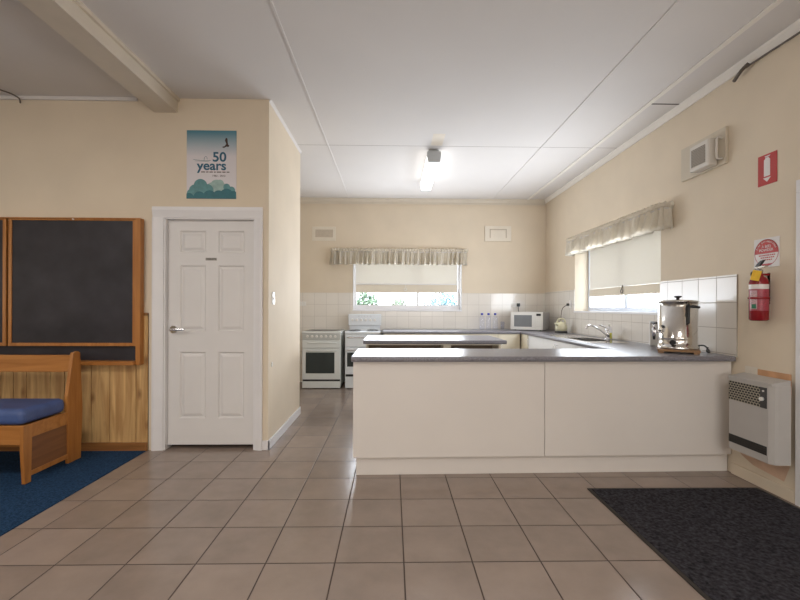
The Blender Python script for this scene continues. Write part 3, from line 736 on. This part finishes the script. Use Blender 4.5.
# ------------------------------------------------------------------ bottles
def bottle(x_, y_, label):
    t = thing('water_bottle', label, 'bottle', (x_, y_, BZ), 'clear bottles on the rear worktop')
    MB().lathe([(0, 0), (.034, 0), (.043, .008), (.043, .09), (.040, .105), (.043, .12), (.043, .185), (.034, .215), (.017, .235), (.015, .25)], (x_, y_, BZ), seg=20).build('bottle_body', 'clear', t)
    MB().lathe([(0, .272), (.019, .272), (.02, .268), (.02, .243), (.016, .242)], (x_, y_, BZ), seg=16).build('cap', 'cap', t)
    return t
b0 = bottle(1.50, 6.95, 'clear blue-capped bottle nearest the window, leftmost of the three on the rear worktop')
for x_, l in ((1.61, 'middle one of the three clear blue-capped bottles on the rear worktop'), (1.72, 'clear blue-capped bottle nearest the microwave, rightmost of three')):
    c = copy_tree(b0); c.location.x = x_; c['label'] = l
tag(MB().lathe([(0, .002), (.026, 0), (.034, .13), (.032, .13), (.025, .008), (0, .008)], (1.85, 6.97, BZ), seg=20).build('drinking_glass', 'clear'), 'empty clear glass between the water bottles and the microwave', 'glass')

# ------------------------------------------------------------------ kettle and its socket
kx, ky = 2.47, 6.06
t = thing('electric_kettle', 'small cream-yellow electric kettle beside the microwave', 'kettle', (kx, ky, BZ))
MB().lathe([(0, 0), (.085, 0), (.088, .01), (.08, .03), (0, .03)], (kx, ky, BZ), seg=28).build('base', 'darkgrey', t)
MB().lathe([(0, .03), (.078, .03), (.085, .06), (.08, .10), (.062, .14), (.045, .155), (.0, .16)], (kx, ky, BZ), seg=28).build('body', 'kettle', t)
MB().sphere((kx, ky, BZ+.165), .014).build('lid_knob', 'kettle', t)
MB().tube([(kx+.05, ky-.03, BZ+.145), (kx+.03, ky-.02, BZ+.20), (kx-.03, ky+.02, BZ+.20), (kx-.055, ky+.03, BZ+.14)], .011).build('handle', 'kettle', t)
MB().cyl((kx-.07, ky-.04, BZ+.11), (kx-.115, ky-.065, BZ+.145), .018, .011).build('spout', 'kettle', t)
MB().tube([(kx+.06, ky+.04, BZ+.02), (kx+.02, ky+.12, BZ+.02), (kx+.06, ky+.17, BZ+.15), (2.55, 6.22, 1.25), (2.60, 6.17, 1.31), (2.60, 6.15, 1.315)], .005, 8).build('power_cord', 'cable', t)
MB().cyl((2.585, 6.14, 1.318), (2.62, 6.14, 1.318), .018).build('plug', 'black', t)
def outlet(loc, face, label):
    x_, y_, z_ = loc; t = thing('power_outlet', label, 'power outlet', loc)
    if face == 'x':
        B(x_-.010, x_, y_-.036, y_+.036, z_-.057, z_+.057, bev=.003).build('plate', 'plastic', t)
        B(x_-.014, x_-.01, y_-.02, y_+.02, z_-.02, z_-.0, bev=.002).build('switch', 'signwhite', t)
    elif face == '+x':
        B(x_, x_+.008, y_-.036, y_+.036, z_-.057, z_+.057, bev=.003).build('plate', 'plastic', t)
        B(x_+.008, x_+.013, y_-.012, y_+.012, z_-.015, z_+.015, bev=.002).build('switch', 'signwhite', t)
    else:
        B(x_-.057, x_+.057, y_-.010, y_, z_-.036, z_+.036, bev=.003).build('plate', 'plastic', t)
        B(x_-.03, x_-.01, y_-.014, y_-.01, z_-.01, z_+.012, bev=.002).build('switch', 'signwhite', t)
outlet((RX-.008, 6.09, 1.325), 'x', 'white power outlet on the side wall tiles above the kettle')
outlet((2.10, RY-.008, 1.315), 'y', 'white power outlet on the rear wall above the microwave')
tag(MB().box(2.125, 2.175, RY-.055, RY-.019, 1.29, 1.345, bev=.006).tube([(2.15, RY-.045, 1.295), (2.15, RY-.04, 1.24), (2.17, RY-.035, 1.15)], .005, 8).build('power_plug', 'black'), 'black plug in the outlet above the microwave', 'plug')
outlet((-1.52, RY-.008, 1.325), 'y', 'white power outlet on the rear tiles above the left oven')
outlet((HX, 3.87, 1.35), '+x', 'white light switch on the passage wall beside the panelled door')
tag(MB().box(HX, HX+.008, 3.815, 3.845, .725, .765, bev=.003).build('wall_hook', 'plastic'), 'tiny white fitting low on the passage wall corner', 'hook')

# ------------------------------------------------------------------ ovens
def knob_row(par, xs, y_, z_, r, m='plastic'):
    for x_ in xs: MB().cyl((x_, y_, z_), (x_, y_-.018, z_), r, r*.85, 14).build('knob', m, par)
t = thing('freestanding_oven', 'white freestanding oven with dark cooktop, left one beside the passage wall', 'oven', (-1.085, 6.8, 0))
ox0, ox1, oy0, oy1 = -1.398, -.80, 6.5, 7.08
B(ox0, ox1, oy0+.03, oy1, .03, .855, bev=.004).build('body', 'enamel', t)
B(ox0-.004, ox1+.004, oy0-.01, oy1, .856, .89, bev=.008).build('cooktop_frame', 'enamel', t)
B(ox0+.05, ox1-.05, oy0+.06, oy1-.04, .889, .893).build('cooktop', 'hob', t)
cp = B(ox0+.004, ox1-.004, oy0, oy0+.03, .765, .852, bev=.004).build('control_panel', mat('brushed_grey_enamel', (.55, .56, .54), .35, noise=.03), t)
knob_row(cp, [-1.315+.0715*i for i in range(7)], oy0, .815, .021)
gd = B(ox0+.004, ox1-.004, oy0+.004, oy0+.03, .635, .755, bev=.004).build('grill_door', 'enamel', t)
MB().tube([(-1.30, oy0+.004, .715), (-1.27, oy0-.018, .715), (-.90, oy0-.018, .715), (-.87, oy0+.004, .715)], .009, 8).build('handle', 'enamel', gd)
od = B(ox0+.004, ox1-.004, oy0+.004, oy0+.03, .145, .625, bev=.004).build('oven_door', 'enamel', t)
B(-1.34, -.895, oy0+.001, oy0+.004, .24, .565, bev=.001).build('oven_window', 'darkglass', od)
MB().tube([(-1.30, oy0+.004, .595), (-1.27, oy0-.018, .595), (-.90, oy0-.018, .595), (-.87, oy0+.004, .595)], .009, 8).build('handle', 'enamel', od)
B(ox0+.01, ox1-.01, oy0+.02, oy0+.03, .115, .145).build('vent_slot', 'black', t)
B(ox0+.004, ox1-.004, oy0+.004, oy0+.03, .012, .115, bev=.003).build('drawer', 'enamel', t)
mb = MB()
for x_ in (ox0+.05, ox1-.05):
    for y_ in (oy0+.08, oy1-.06): mb.cyl((x_, y_, 0), (x_, y_, .03), .018)
mb.build('foot', 'black', t)

t = thing('electric_stove', 'older white electric stove with raised control backguard and coil hotplates', 'stove', (-.46, 6.8, 0))
ox0, ox1 = -.733, -.185
B(ox0, ox1, oy0+.03, oy1, .03, .855, bev=.004).build('body', 'enamel2', t)
B(ox0-.003, ox1+.003, oy0-.01, oy1, .856, .89, bev=.008).build('cooktop', 'enamel2', t)
for x_ in (-.60, -.32):
    for y_ in (6.64, 6.88):
        hp = MB()
        for r in (.03, .05, .07, .085): hp.lathe([(r+.006*math.cos(a), .895+.005*math.sin(a)) for a in [2*PI*i/6 for i in range(7)]], (x_, y_, 0), seg=24)
        hp.cyl((x_, y_, .889), (x_, y_, .892), .095).build('hotplate', 'hob', t)
bgd = MB().box(ox0, ox1, 6.98, oy1, .965, 1.155, bev=.008).box(ox0+.02, ox1-.02, 7.02, oy1-.01, .88, .97).build('backguard', 'enamel2', t)
text('H   1   2   3   O', .035, (-.46, 6.979, 1.115), (1, 0, 0), (0, 0, 1), 'lampgrey', bgd, name='dial_marks')
knob_row(bgd, [-.665+.075*i for i in range(6)], 6.98, 1.055, .022)
gd = B(ox0+.004, ox1-.004, oy0+.004, oy0+.03, .655, .845, bev=.004).build('grill_door', 'enamel2', t)
MB().tube([(-.68, oy0+.004, .80), (-.66, oy0-.02, .80), (-.26, oy0-.02, .80), (-.24, oy0+.004, .80)], .008, 8).build('handle', 'chrome', gd)
od = B(ox0+.004, ox1-.004, oy0+.004, oy0+.03, .225, .64, bev=.004).build('oven_door', 'enamel2', t)
B(-.70, -.22, oy0+.001, oy0+.004, .345, .565, bev=.001).build('oven_window', 'darkglass', od)
MB().tube([(-.68, oy0+.004, .605), (-.66, oy0-.02, .605), (-.26, oy0-.02, .605), (-.24, oy0+.004, .605)], .008, 8).build('handle', 'chrome', od)
B(ox0+.01, ox1-.01, oy0+.02, oy0+.03, .19, .225).build('vent_slot', 'black', t)
B(ox0+.004, ox1-.004, oy0+.004, oy0+.03, .012, .185, bev=.003).build('drawer', 'enamel2', t)
mb = MB()
for x_ in (ox0+.05, ox1-.05):
    for y_ in (oy0+.08, oy1-.06): mb.cyl((x_, y_, 0), (x_, y_, .03), .018)
mb.build('foot', 'black', t)

# ------------------------------------------------------------------ vents on the rear wall
t = thing('wall_vent', 'small cream wall vent with a mesh opening, left of the rear window', 'vent', (-1.14, RY, 2.51))
B(-1.365, -.965, RY-.012, RY, 2.395, 2.635, bev=.004).build('plate', 'vent', t)
MB().box(-1.31, -1.01, RY-.016, RY-.012, 2.455, 2.585).build('mesh_opening', 'ventdark', t)
MB().box(-1.325, -1.31, RY-.022, RY-.012, 2.44, 2.60).box(-1.01, -.995, RY-.022, RY-.012, 2.44, 2.60).box(-1.325, -.995, RY-.020, RY-.012, 2.43, 2.452).build('frame', 'vent', t)
t = thing('wall_vent', 'blank cream wall vent cover on the rear wall right of the window', 'vent', (1.79, RY, 2.54))
B(1.575, 2.03, RY-.022, RY, 2.405, 2.665, bev=.004).build('plate', 'vent', t)
MB().box(1.66, 1.675, RY-.030, RY-.022, 2.46, 2.61).box(1.935, 1.95, RY-.030, RY-.022, 2.46, 2.61).box(1.66, 1.95, RY-.030, RY-.022, 2.595, 2.612).build('frame', 'ventdark', t)  # relief outline coloured darker to paint in its shade

# ------------------------------------------------------------------ exhaust fan on the right wall
t = thing('exhaust_fan', 'square cream exhaust fan on a wide backing plate high on the right wall', 'fan', (RX, 3.45, 2.42))
B(RX-.022, RX, 3.225, 3.73, 2.41, 2.70, bev=.003).build('backing_plate', 'fanplate', t)
B(RX-.10, RX-.024, 3.30, 3.52, 2.42, 2.64, bev=.014, seg=3).build('fan_case', 'fan', t)
B(RX-.103, RX-.100, 3.335, 3.49, 2.455, 2.60).build('grille', 'fangrille', t)
MB().tube([(RX-.022, 3.26, 2.46), (RX-.06, 3.26, 2.46), (RX-.065, 3.26, 2.53), (RX-.06, 3.26, 2.62), (RX-.022, 3.26, 2.62)], .008, 8, 5).build('side_bracket', 'fan', t)

# ------------------------------------------------------------------ fire signs and extinguisher
t = thing('fire_sign', 'red fire extinguisher location sign with white pictogram and arrow', 'sign', (RX, 2.88, 2.25))
B(RX-.004, RX, 2.807, 2.955, 2.14, 2.355, bev=.001).build('sign_plate', 'redsign', t)
xs = RX-.0045
def flat(mb, pts): return mb.prism([(xs, y, z) for y, z in pts], (-.0008, 0, 0))
mb = flat(MB(), [(2.905, 2.20), (2.857, 2.20), (2.857, 2.315), (2.868, 2.325), (2.868, 2.33), (2.894, 2.33), (2.894, 2.325), (2.905, 2.315)])
flat(mb, [(2.894, 2.334), (2.862, 2.334), (2.855, 2.342), (2.900, 2.342)])
mb.build('extinguisher_pictogram', 'signwhite', t)
flat(MB(), [(2.912, 2.190), (2.85, 2.190), (2.881, 2.160)]).build('arrow', 'signwhite', t)

t = thing('extinguisher_sign', 'white square sign with red disc reading powder above the extinguisher', 'sign', (RX, 2.885, 1.66))
B(RX-.004, RX, 2.785, 2.985, 1.56, 1.765, bev=.001).build('sign_plate', 'signwhite', t)
cy, cz, rr = 2.885, 1.662, .094
arc = lambda a0, a1, r=rr, n=28: [(cy-r*math.cos(a0+(a1-a0)*i/n), cz+r*math.sin(a0+(a1-a0)*i/n)) for i in range(n+1)]
a_ = math.asin(.0/rr)
flat(MB(), arc(-.05, PI+.05)).build('red_disc', 'redsign', t)
flat(MB(), arc(PI+.95, 2*PI-.95)).build('red_base', 'redsign', t)
rg = MB()
n = 40
for i in range(n):
    a, b = 2*PI*i/n, 2*PI*(i+1)/n
    flat(rg, [(cy-rr*math.cos(a), cz+rr*math.sin(a)), (cy-rr*math.cos(b), cz+rr*math.sin(b)), (cy-(rr-.003)*math.cos(b), cz+(rr-.003)*math.sin(b)), (cy-(rr-.003)*math.cos(a), cz+(rr-.003)*math.sin(a))])
rg.build('ring', 'redsign', t)
R_, U_ = (0, -1, 0), (0, 0, 1)
text('A B(E)', .027, (xs-.001, cy, cz+.044), R_, U_, 'signwhite', t)
text('POWDER', .026, (xs-.001, cy, cz+.018), R_, U_, 'signwhite', t)
lt = 'FIRE EXTINGUISHER'
for i, ch in enumerate(lt):
    if ch == ' ': continue
    a = PI*.13+PI*.74*i/(len(lt)-1)
    up = Vector((0, -math.cos(a), math.sin(a))); pos = (xs-.001, cy+(-(rr-.016))*math.cos(a)*-1, cz+(rr-.016)*math.sin(a))
    up = Vector((0, math.cos(a), math.sin(a))); ri = Vector((0, -math.sin(a), math.cos(a)))
    text(ch, .016, pos, ri, up, 'signwhite', t)
mb = MB()
for zz, hw in ((-.018, .068), (-.034, .062), (-.050, .045)):
    yy = cy-hw
    for k in range(20):
        w = (.011, .016, .009, .013)[(k+int(-zz*1000)) % 4]
        if yy+w > cy+hw: break
        mb.box(xs-.0008, xs, yy, yy+w, cz+zz-.004, cz+zz+.004); yy += w+.004
mb.build('fine_print', 'redsign', t)

ex, ey, er = 2.560, 2.870, .055
t = thing('fire_extinguisher', 'red powder fire extinguisher with yellow tag hung on the right wall', 'fire extinguisher', (ex, ey, 1.19))
MB().lathe([(0, 1.185), (er-.008, 1.185), (er, 1.195), (er, 1.455), (er-.008, 1.478), (er-.03, 1.498), (.022, 1.508), (.020, 1.52), (0, 1.52)], (ex, ey, 0), seg=40).build('cylinder', 'red', t)
fa = math.atan2(-ey, -ex)
MB().lathe([(er+.001, 1.405), (er+.001, 1.437)], (ex, ey, 0), seg=30, a0=fa-1.4, a1=fa+1.4).build('white_band', 'signwhite', t)
MB().lathe([(er+.001, 1.255), (er+.001, 1.404)], (ex, ey, 0), seg=30, a0=fa-1.1, a1=fa+1.3).build('label_sheet', 'labelpink', t)
MB().lathe([(er+.0015, 1.265), (er+.0015, 1.395)], (ex, ey, 0), seg=12, a0=fa-.95, a1=fa-.15).build('label_text_panel', mat('label_pale', (.55, .36, .38), .4, noise=.4, nscale=150), t)
MB().lathe([(er+.002, 1.27), (er+.002, 1.30)], (ex, ey, 0), seg=10, a0=fa-.75, a1=fa-.25).build('green_symbol', 'green', t)
MB().lathe([(er+.003, 1.335), (er+.006, 1.338), (er+.006, 1.347), (er+.003, 1.35)], (ex, ey, 0), seg=40).build('strap', 'red', t)
MB().cyl((ex, ey, 1.515), (ex, ey, 1.545), .017).cyl((ex-.03, ey+.01, 1.53), (ex+.02, ey-.005, 1.53), .012).build('valve', 'steel', t)
MB().prism([(ex-.012, ey+.03, 1.548), (ex-.012, ey-.035, 1.552), (ex-.012, ey-.06, 1.556), (ex-.012, ey-.06, 1.564), (ex-.012, ey+.02, 1.56)], (.024, 0, 0)).build('carry_handle', 'steel', t)
MB().prism([(ex-.009, ey+.035, 1.548), (ex-.009, ey+.018, 1.540), (ex-.009, ey-.022, 1.582), (ex-.009, ey-.042, 1.604), (ex-.009, ey-.02, 1.602), (ex-.009, ey+.006, 1.582)], (.018, 0, 0)).build('squeeze_lever', 'black', t)
MB().tube([(ex-.02, ey+.02, 1.53), (ex-.005, ey+.055, 1.515), (ex+.02, ey+.066, 1.44), (ex+.02, ey+.068, 1.32), (ex+.01, ey+.07, 1.20)], .006).build('hose', 'black', t)
tg = B(-.024, .024, -.0008, .0008, -.07, 0).xf(Matrix.Translation((ex-.062, ey-.06, 1.53)) @ Matrix.Rotation(math.radians(-42), 4, 'Z') @ Matrix.Rotation(.25, 4, 'Y'))
tg.build('service_tag', 'yellow', t)
MB().box(ex+.07, RX, ey-.012, ey+.012, 1.30, 1.52).box(ex+.01, RX, ey-.01, ey+.01, 1.50, 1.514).build('wall_bracket', 'red', t)

# ------------------------------------------------------------------ wall heater and plaster patches
t = thing('wall_heater', 'beige wall-mounted gas heater with black grilles at the end of the counter', 'heater', (RX, 2.84, .25))
hp = [(2.59, 3.025), (2.48, 3.025), (2.47, 3.014), (2.47, 2.695), (2.488, 2.668), (2.51, 2.662), (2.59, 2.662)]
MB().prism([(x_, y_, .25) for x_, y_ in hp], (0, 0, .50)).prism([(x_, y_, .75) for x_, y_ in [(2.59, 3.025), (2.48, 3.025), (2.47, 3.014), (2.47, 2.695), (2.488, 2.668), (2.51, 2.662), (2.59, 2.662)]], (0, 0, .015)).build('case', 'heater', t)
v = [(2.47, 2.67, .778), (2.47, 3.025, .778), (2.59, 3.025, .80), (2.59, 2.665, .80), (2.47, 2.67, .762), (2.47, 3.025, .762), (2.59, 3.025, .762), (2.59, 2.665, .762)]
mb = MB(); mb._new(v, [(0, 1, 2, 3), (4, 7, 6, 5), (0, 4, 5, 1), (1, 5, 6, 2), (2, 6, 7, 3), (3, 7, 4, 0)]); mb.build('top_cover', 'heater', t)
B(2.59, RX, 2.74, 3.0, .29, .74).build('wall_bracket', 'heater', t)
B(2.467, 2.4705, 2.756, 3.014, .608, .745).build('upper_grille', 'heatgrille', t)
cpn = B(2.467, 2.4705, 2.705, 2.755, .608, .745).build('control_panel', 'darkgrey', t)
MB().cyl((2.467, 2.735, .668), (2.452, 2.735, .668), .013).build('knob', 'plastic', cpn)
MB().cyl((2.467, 2.728, .722), (2.462, 2.728, .722), .006).build('knob', 'signwhite', cpn)
lg = B(2.468, 2.4705, 2.705, 3.014, .300, .358).build('lower_grille', 'black', t)
for k in range(3): B(2.464, 2.468, 2.708, 3.011, .311+k*.015, .315+k*.015).build('louvre', 'gap', lg)
struct('trim_17', B(RX-.0015, RX, 2.70, 2.965, .70, .835, bev=.0005), 'patch')
struct('trim_18', B(RX-.004, RX-.0005, 2.955, 3.06, .70, .845, bev=.001), 'patchw')
struct('trim_19', MB().prism([(RX-.0012, 3.09, .17), (RX-.0012, 2.99, .13), (RX-.0012, 2.75, .11), (RX-.0012, 2.71, .22), (RX-.0012, 2.73, .33), (RX-.0012, 3.10, .30), (RX-.0012, 3.13, .21)], (.001, 0, 0)), 'patch2')

# ------------------------------------------------------------------ fluorescent light
t = thing('fluorescent_light', 'lit fluorescent batten light on the kitchen ceiling', 'ceiling light', (.48, 5.45, CZ))
B(.42, .54, 4.87, 6.03, CZ-.05, CZ, bev=.003).build('base', 'lampgrey', t)
sec = lambda y_, k=1: [(.48-.076*k, y_, CZ-.05), (.48-.080*k, y_, CZ-.075), (.48-.066*k, y_, CZ-.15), (.48+.066*k, y_, CZ-.15), (.48+.080*k, y_, CZ-.075), (.48+.076*k, y_, CZ-.05)]
MB().prism(sec(4.87), (0, 1.16, 0)).build('diffuser', 'tube', t)
for y_ in (4.83, 6.03): MB().prism([(.48-.078, y_, CZ-.03), (.48-.083, y_, CZ-.075), (.48-.069, y_, CZ-.155), (.48+.069, y_, CZ-.155), (.48+.083, y_, CZ-.075), (.48+.078, y_, CZ-.03)], (0, .04, 0), bev=.003).build('end_cap', 'lampgrey', t)
struct('trim_20', B(.43, .56, 4.42, 4.74, CZ-.0008, CZ), 'peach')

# ------------------------------------------------------------------ cables near the ceiling
tag(MB().tube([(RX-.03, 1.2, 3.04), (RX-.03, 2.0, 3.035), (RX-.03, 2.55, 3.035), (RX-.03, 2.95, 3.045), (RX-.03, 3.08, 3.045)], .007, 8).tube([(RX-.035, 3.00, 3.06), (RX-.05, 3.05, 3.03), (RX-.035, 3.13, 3.00)], .012, 8).build('conduit', 'cable'), 'dark conduit clipped under the cornice at the top of the right wall', 'conduit')
tag(MB().tube([(-3.6, 3.2, CZ-.012), (-3.45, 3.45, CZ-.012), (-3.30, 3.62, CZ-.015), (-3.26, 3.695, CZ-.03), (-3.25, 3.702, CZ-.07)], .006, 8).build('ceiling_cable', 'cable'), 'thin brown cable crossing the left ceiling to the wall', 'cable')

# ------------------------------------------------------------------ poster
t = thing('poster', 'blue and white 50 years poster with teal clouds above the door', 'poster', (-1.60, DY, 2.23))
B(-1.822, -1.386, DY-.004, DY, 2.225, 2.83).build('sheet', 'poster', t)
def disc(mb, cx, cz_, r, y_, n=24):
    x0, x1, zb_ = -1.822, -1.386, 2.225
    pts = []
    for i in range(n):
        a = 2*PI*i/n; pts.append((min(max(cx+r*math.cos(a), x0), x1), max(cz_+r*math.sin(a), zb_)))
    q = []
    for p in pts:
        if not q or (abs(p[0]-q[-1][0])+abs(p[1]-q[-1][1])) > 1e-5: q.append(p)
    if abs(q[0][0]-q[-1][0])+abs(q[0][1]-q[-1][1]) < 1e-5: q.pop()
    mb.prism([(x_, y_, z_) for x_, z_ in q], (0, -.0004, 0))
c = MB()
for i, (a, b, r) in enumerate([(-1.56, 2.34, .055), (-1.60, 2.32, .05), (-1.51, 2.32, .045), (-1.53, 2.36, .035)]): disc(c, a, b, r, DY-.0042-.00012*i)
c.build('pale_cloud', 'teal3', t)
c = MB()
for i, (a, b, r) in enumerate([(-1.70, 2.34, .06), (-1.75, 2.30, .05), (-1.64, 2.30, .055), (-1.78, 2.27, .04)]): disc(c, a, b, r, DY-.0052-.00012*i)
c.build('mid_cloud', 'teal2', t)
c = MB()
for i, (a, b, r) in enumerate([(-1.47, 2.33, .03), (-1.43, 2.30, .035), (-1.46, 2.29, .03)]): disc(c, a, b, r, DY-.0052-.00012*i)
c.build('mid_cloud', 'teal2', t)
c = MB()
for i, (a, b, r) in enumerate([(-1.62, 2.24, .06), (-1.54, 2.25, .05), (-1.47, 2.255, .06), (-1.41, 2.25, .045), (-1.71, 2.24, .05), (-1.80, 2.23, .045)]): disc(c, a, b, r, DY-.0063-.00012*i)
c.build('dark_cloud', 'teal', t)
text('50', .118, (-1.535, DY-.0048, 2.592), (1, 0, 0), (0, 0, 1), 'ink', t, bold=.0025, sx=1.05)
text('years', .115, (-1.602, DY-.0048, 2.516), (1, 0, 0), (0, 0, 1), 'ink', t, bold=.0025, sx=1.05)
mb = MB(); xx = -1.695
for w in (.035, .022, .03, .018, .04, .03, .025):
    mb.box(xx, xx+w, DY-.0048, DY-.0044, 2.458, 2.466); xx += w+.008
mb.build('fine_print', 'inkbrown', t)
text('1962 - 2012', .024, (-1.54, DY-.0048, 2.428), (1, 0, 0), (0, 0, 1), 'inkbrown', t)
mb = MB()
mb.tube([(-1.765, DY-.0045, 2.572), (-1.72, DY-.0045, 2.566), (-1.66, DY-.0045, 2.562), (-1.61, DY-.0045, 2.566)], .0015, 6).tube([(-1.75, DY-.0045, 2.56), (-1.70, DY-.0045, 2.557), (-1.62, DY-.0045, 2.553)], .001, 6).tube([(-1.67, DY-.0045, 2.562), (-1.665, DY-.0045, 2.592), (-1.65, DY-.0045, 2.598), (-1.64, DY-.0045, 2.575)], .0015, 6)
mb.build('line_drawing', 'teal', t)
E_ = [(-1.515, 2.685), (-1.49, 2.692), (-1.475, 2.712), (-1.487, 2.742), (-1.478, 2.768), (-1.465, 2.760), (-1.462, 2.725), (-1.457, 2.703), (-1.447, 2.700), (-1.455, 2.686), (-1.475, 2.688), (-1.495, 2.676)]
MB().prism([(x_, DY-.0042, z_) for x_, z_ in E_], (0, -.0006, 0)).build('eagle_silhouette', 'inkbrown', t)

# ------------------------------------------------------------------ blackboard
bf = 3.66
t = thing('blackboard', 'large wood-framed double blackboard on the wall left of the door', 'blackboard', (-3.3, DY, .78))
z0, z1 = .762, 2.037
cs = MB().box(-2.225, -2.185, bf, DY-.015, z0, z1, bev=.002).box(-4.42, -4.38, bf, DY-.015, z0, z1, bev=.002).box(-4.38, -2.225, bf+.0, DY-.015, z1-.010, z1, bev=.002)
cs.build('case', 'oakz', t)
B(-4.38, -2.225, bf-.03, DY-.015, z0, z0+.035, bev=.004).build('chalk_ledge', 'oak', t)
B(-4.38, -2.225, bf+.045, bf+.05, z0+.035, z1-.022).build('back_board', 'board', t)
for a, b in ((-3.315, -2.226), (-4.379, -3.335)):
    fr = .028; ft_ = .012
    p = B(a+fr, b-fr, bf+.012, bf+.018, .925+fr, z1-.012-ft_).build('slate', 'board', t)
    f = MB().box(a, a+fr, bf+.004, bf+.024, .925, z1-.012, bev=.002).box(b-fr, b, bf+.004, bf+.024, .925, z1-.012, bev=.002).box(a+fr, b-fr, bf+.004, bf+.024, .925, .925+fr, bev=.002).box(a+fr, b-fr, bf+.004, bf+.024, z1-.012-ft_, z1-.012, bev=.002)
    f.build('frame', 'oakz', t)
MB().cyl((-2.76, bf+.004, 2.022), (-2.76, bf-.006, 2.022), .007).build('knob', 'signwhite', t)

# ------------------------------------------------------------------ pew with cushion
t = thing('wooden_pew', 'orange-brown wooden bench seat below the blackboard on blue carpet', 'bench', (-3.4, 3.25, .006))
L_ = -4.25; fz = .008
for x0, x1 in ((-2.617, -2.591), (L_, L_+.026)):
    MB().prism([(x0, 3.00, fz), (x0, 3.05, fz), (x0, 3.056, .30), (x0, 3.056, .425), (x0, 2.985, .425), (x0, 2.985, .25)], (x1-x0, 0, 0), bev=.003).build('leg', 'oakz', t)
    MB().prism([(x0, 3.395, fz), (x0, 3.53, fz), (x0, 3.545, .42), (x0, 3.52, .887), (x0, 3.495, .90), (x0, 3.445, .892), (x0, 3.385, .55), (x0, 3.385, .40)], (x1-x0, 0, 0), bev=.003).build('leg', 'oakz', t)
    B(x0+.003, x1-.004, 3.056, 3.39, .325, .425, bev=.002).build('side_rail', 'oak', t)
    B(x0+.008, x1-.010, 3.056, 3.39, .08, .325).build('side_panel', 'oakpanel', t)
    B(x0+.003, x1-.004, 3.052, 3.393, .050, .085, bev=.002).build('side_rail', 'oak', t)
B(L_+.026, -2.617, 2.99, 3.02, .29, .425, bev=.003).build('seat_rail', 'oak', t)
B(L_+.026, -2.617, 3.02, 3.40, .395, .415).build('seat_board', 'oakpanel', t)
B(L_+.026, -2.617, 3.45, 3.475, .735, .872, bev=.004).build('back_rail', 'oak', t)
B(L_+.026, -2.617, 3.46, 3.48, .12, .20, bev=.003).build('rear_rail', 'oak', t)
cu = MB().box(L_+.02, -2.597, 2.978, 3.382, .427, .540, bev=.04, seg=5)
for v in cu.bm.verts:
    if v.co.z > .5: v.co.z += .006*math.sin(PI*(v.co.y-2.978)/.404)
tag(cu.build('seat_cushion', 'cushion'), 'blue vinyl cushion lying on the wooden bench seat', 'cushion')

# ------------------------------------------------------------------ carpet and mat
tag(B(-5.98, -2.155, -3.5, DY-.036, .0, .007).build('blue_carpet', 'carpet'), 'dark blue carpet at the left under the wooden bench', 'carpet')
t = thing('door_mat', 'large charcoal entrance mat on the tiles in front of the heater', 'mat', (1.95, 1.6, 0))
B(1.39, 2.56, .4, 2.88, .001, .012, bev=.003).build('pile', 'mat', t)
MB().box(1.37, 1.39, .38, 2.90, .0, .007).box(2.56, 2.58, .38, 2.90, 0, .007).box(1.39, 2.56, 2.88, 2.90, 0, .007).box(1.39, 2.56, .38, .4, 0, .007).build('rubber_edge', 'matedge', t)
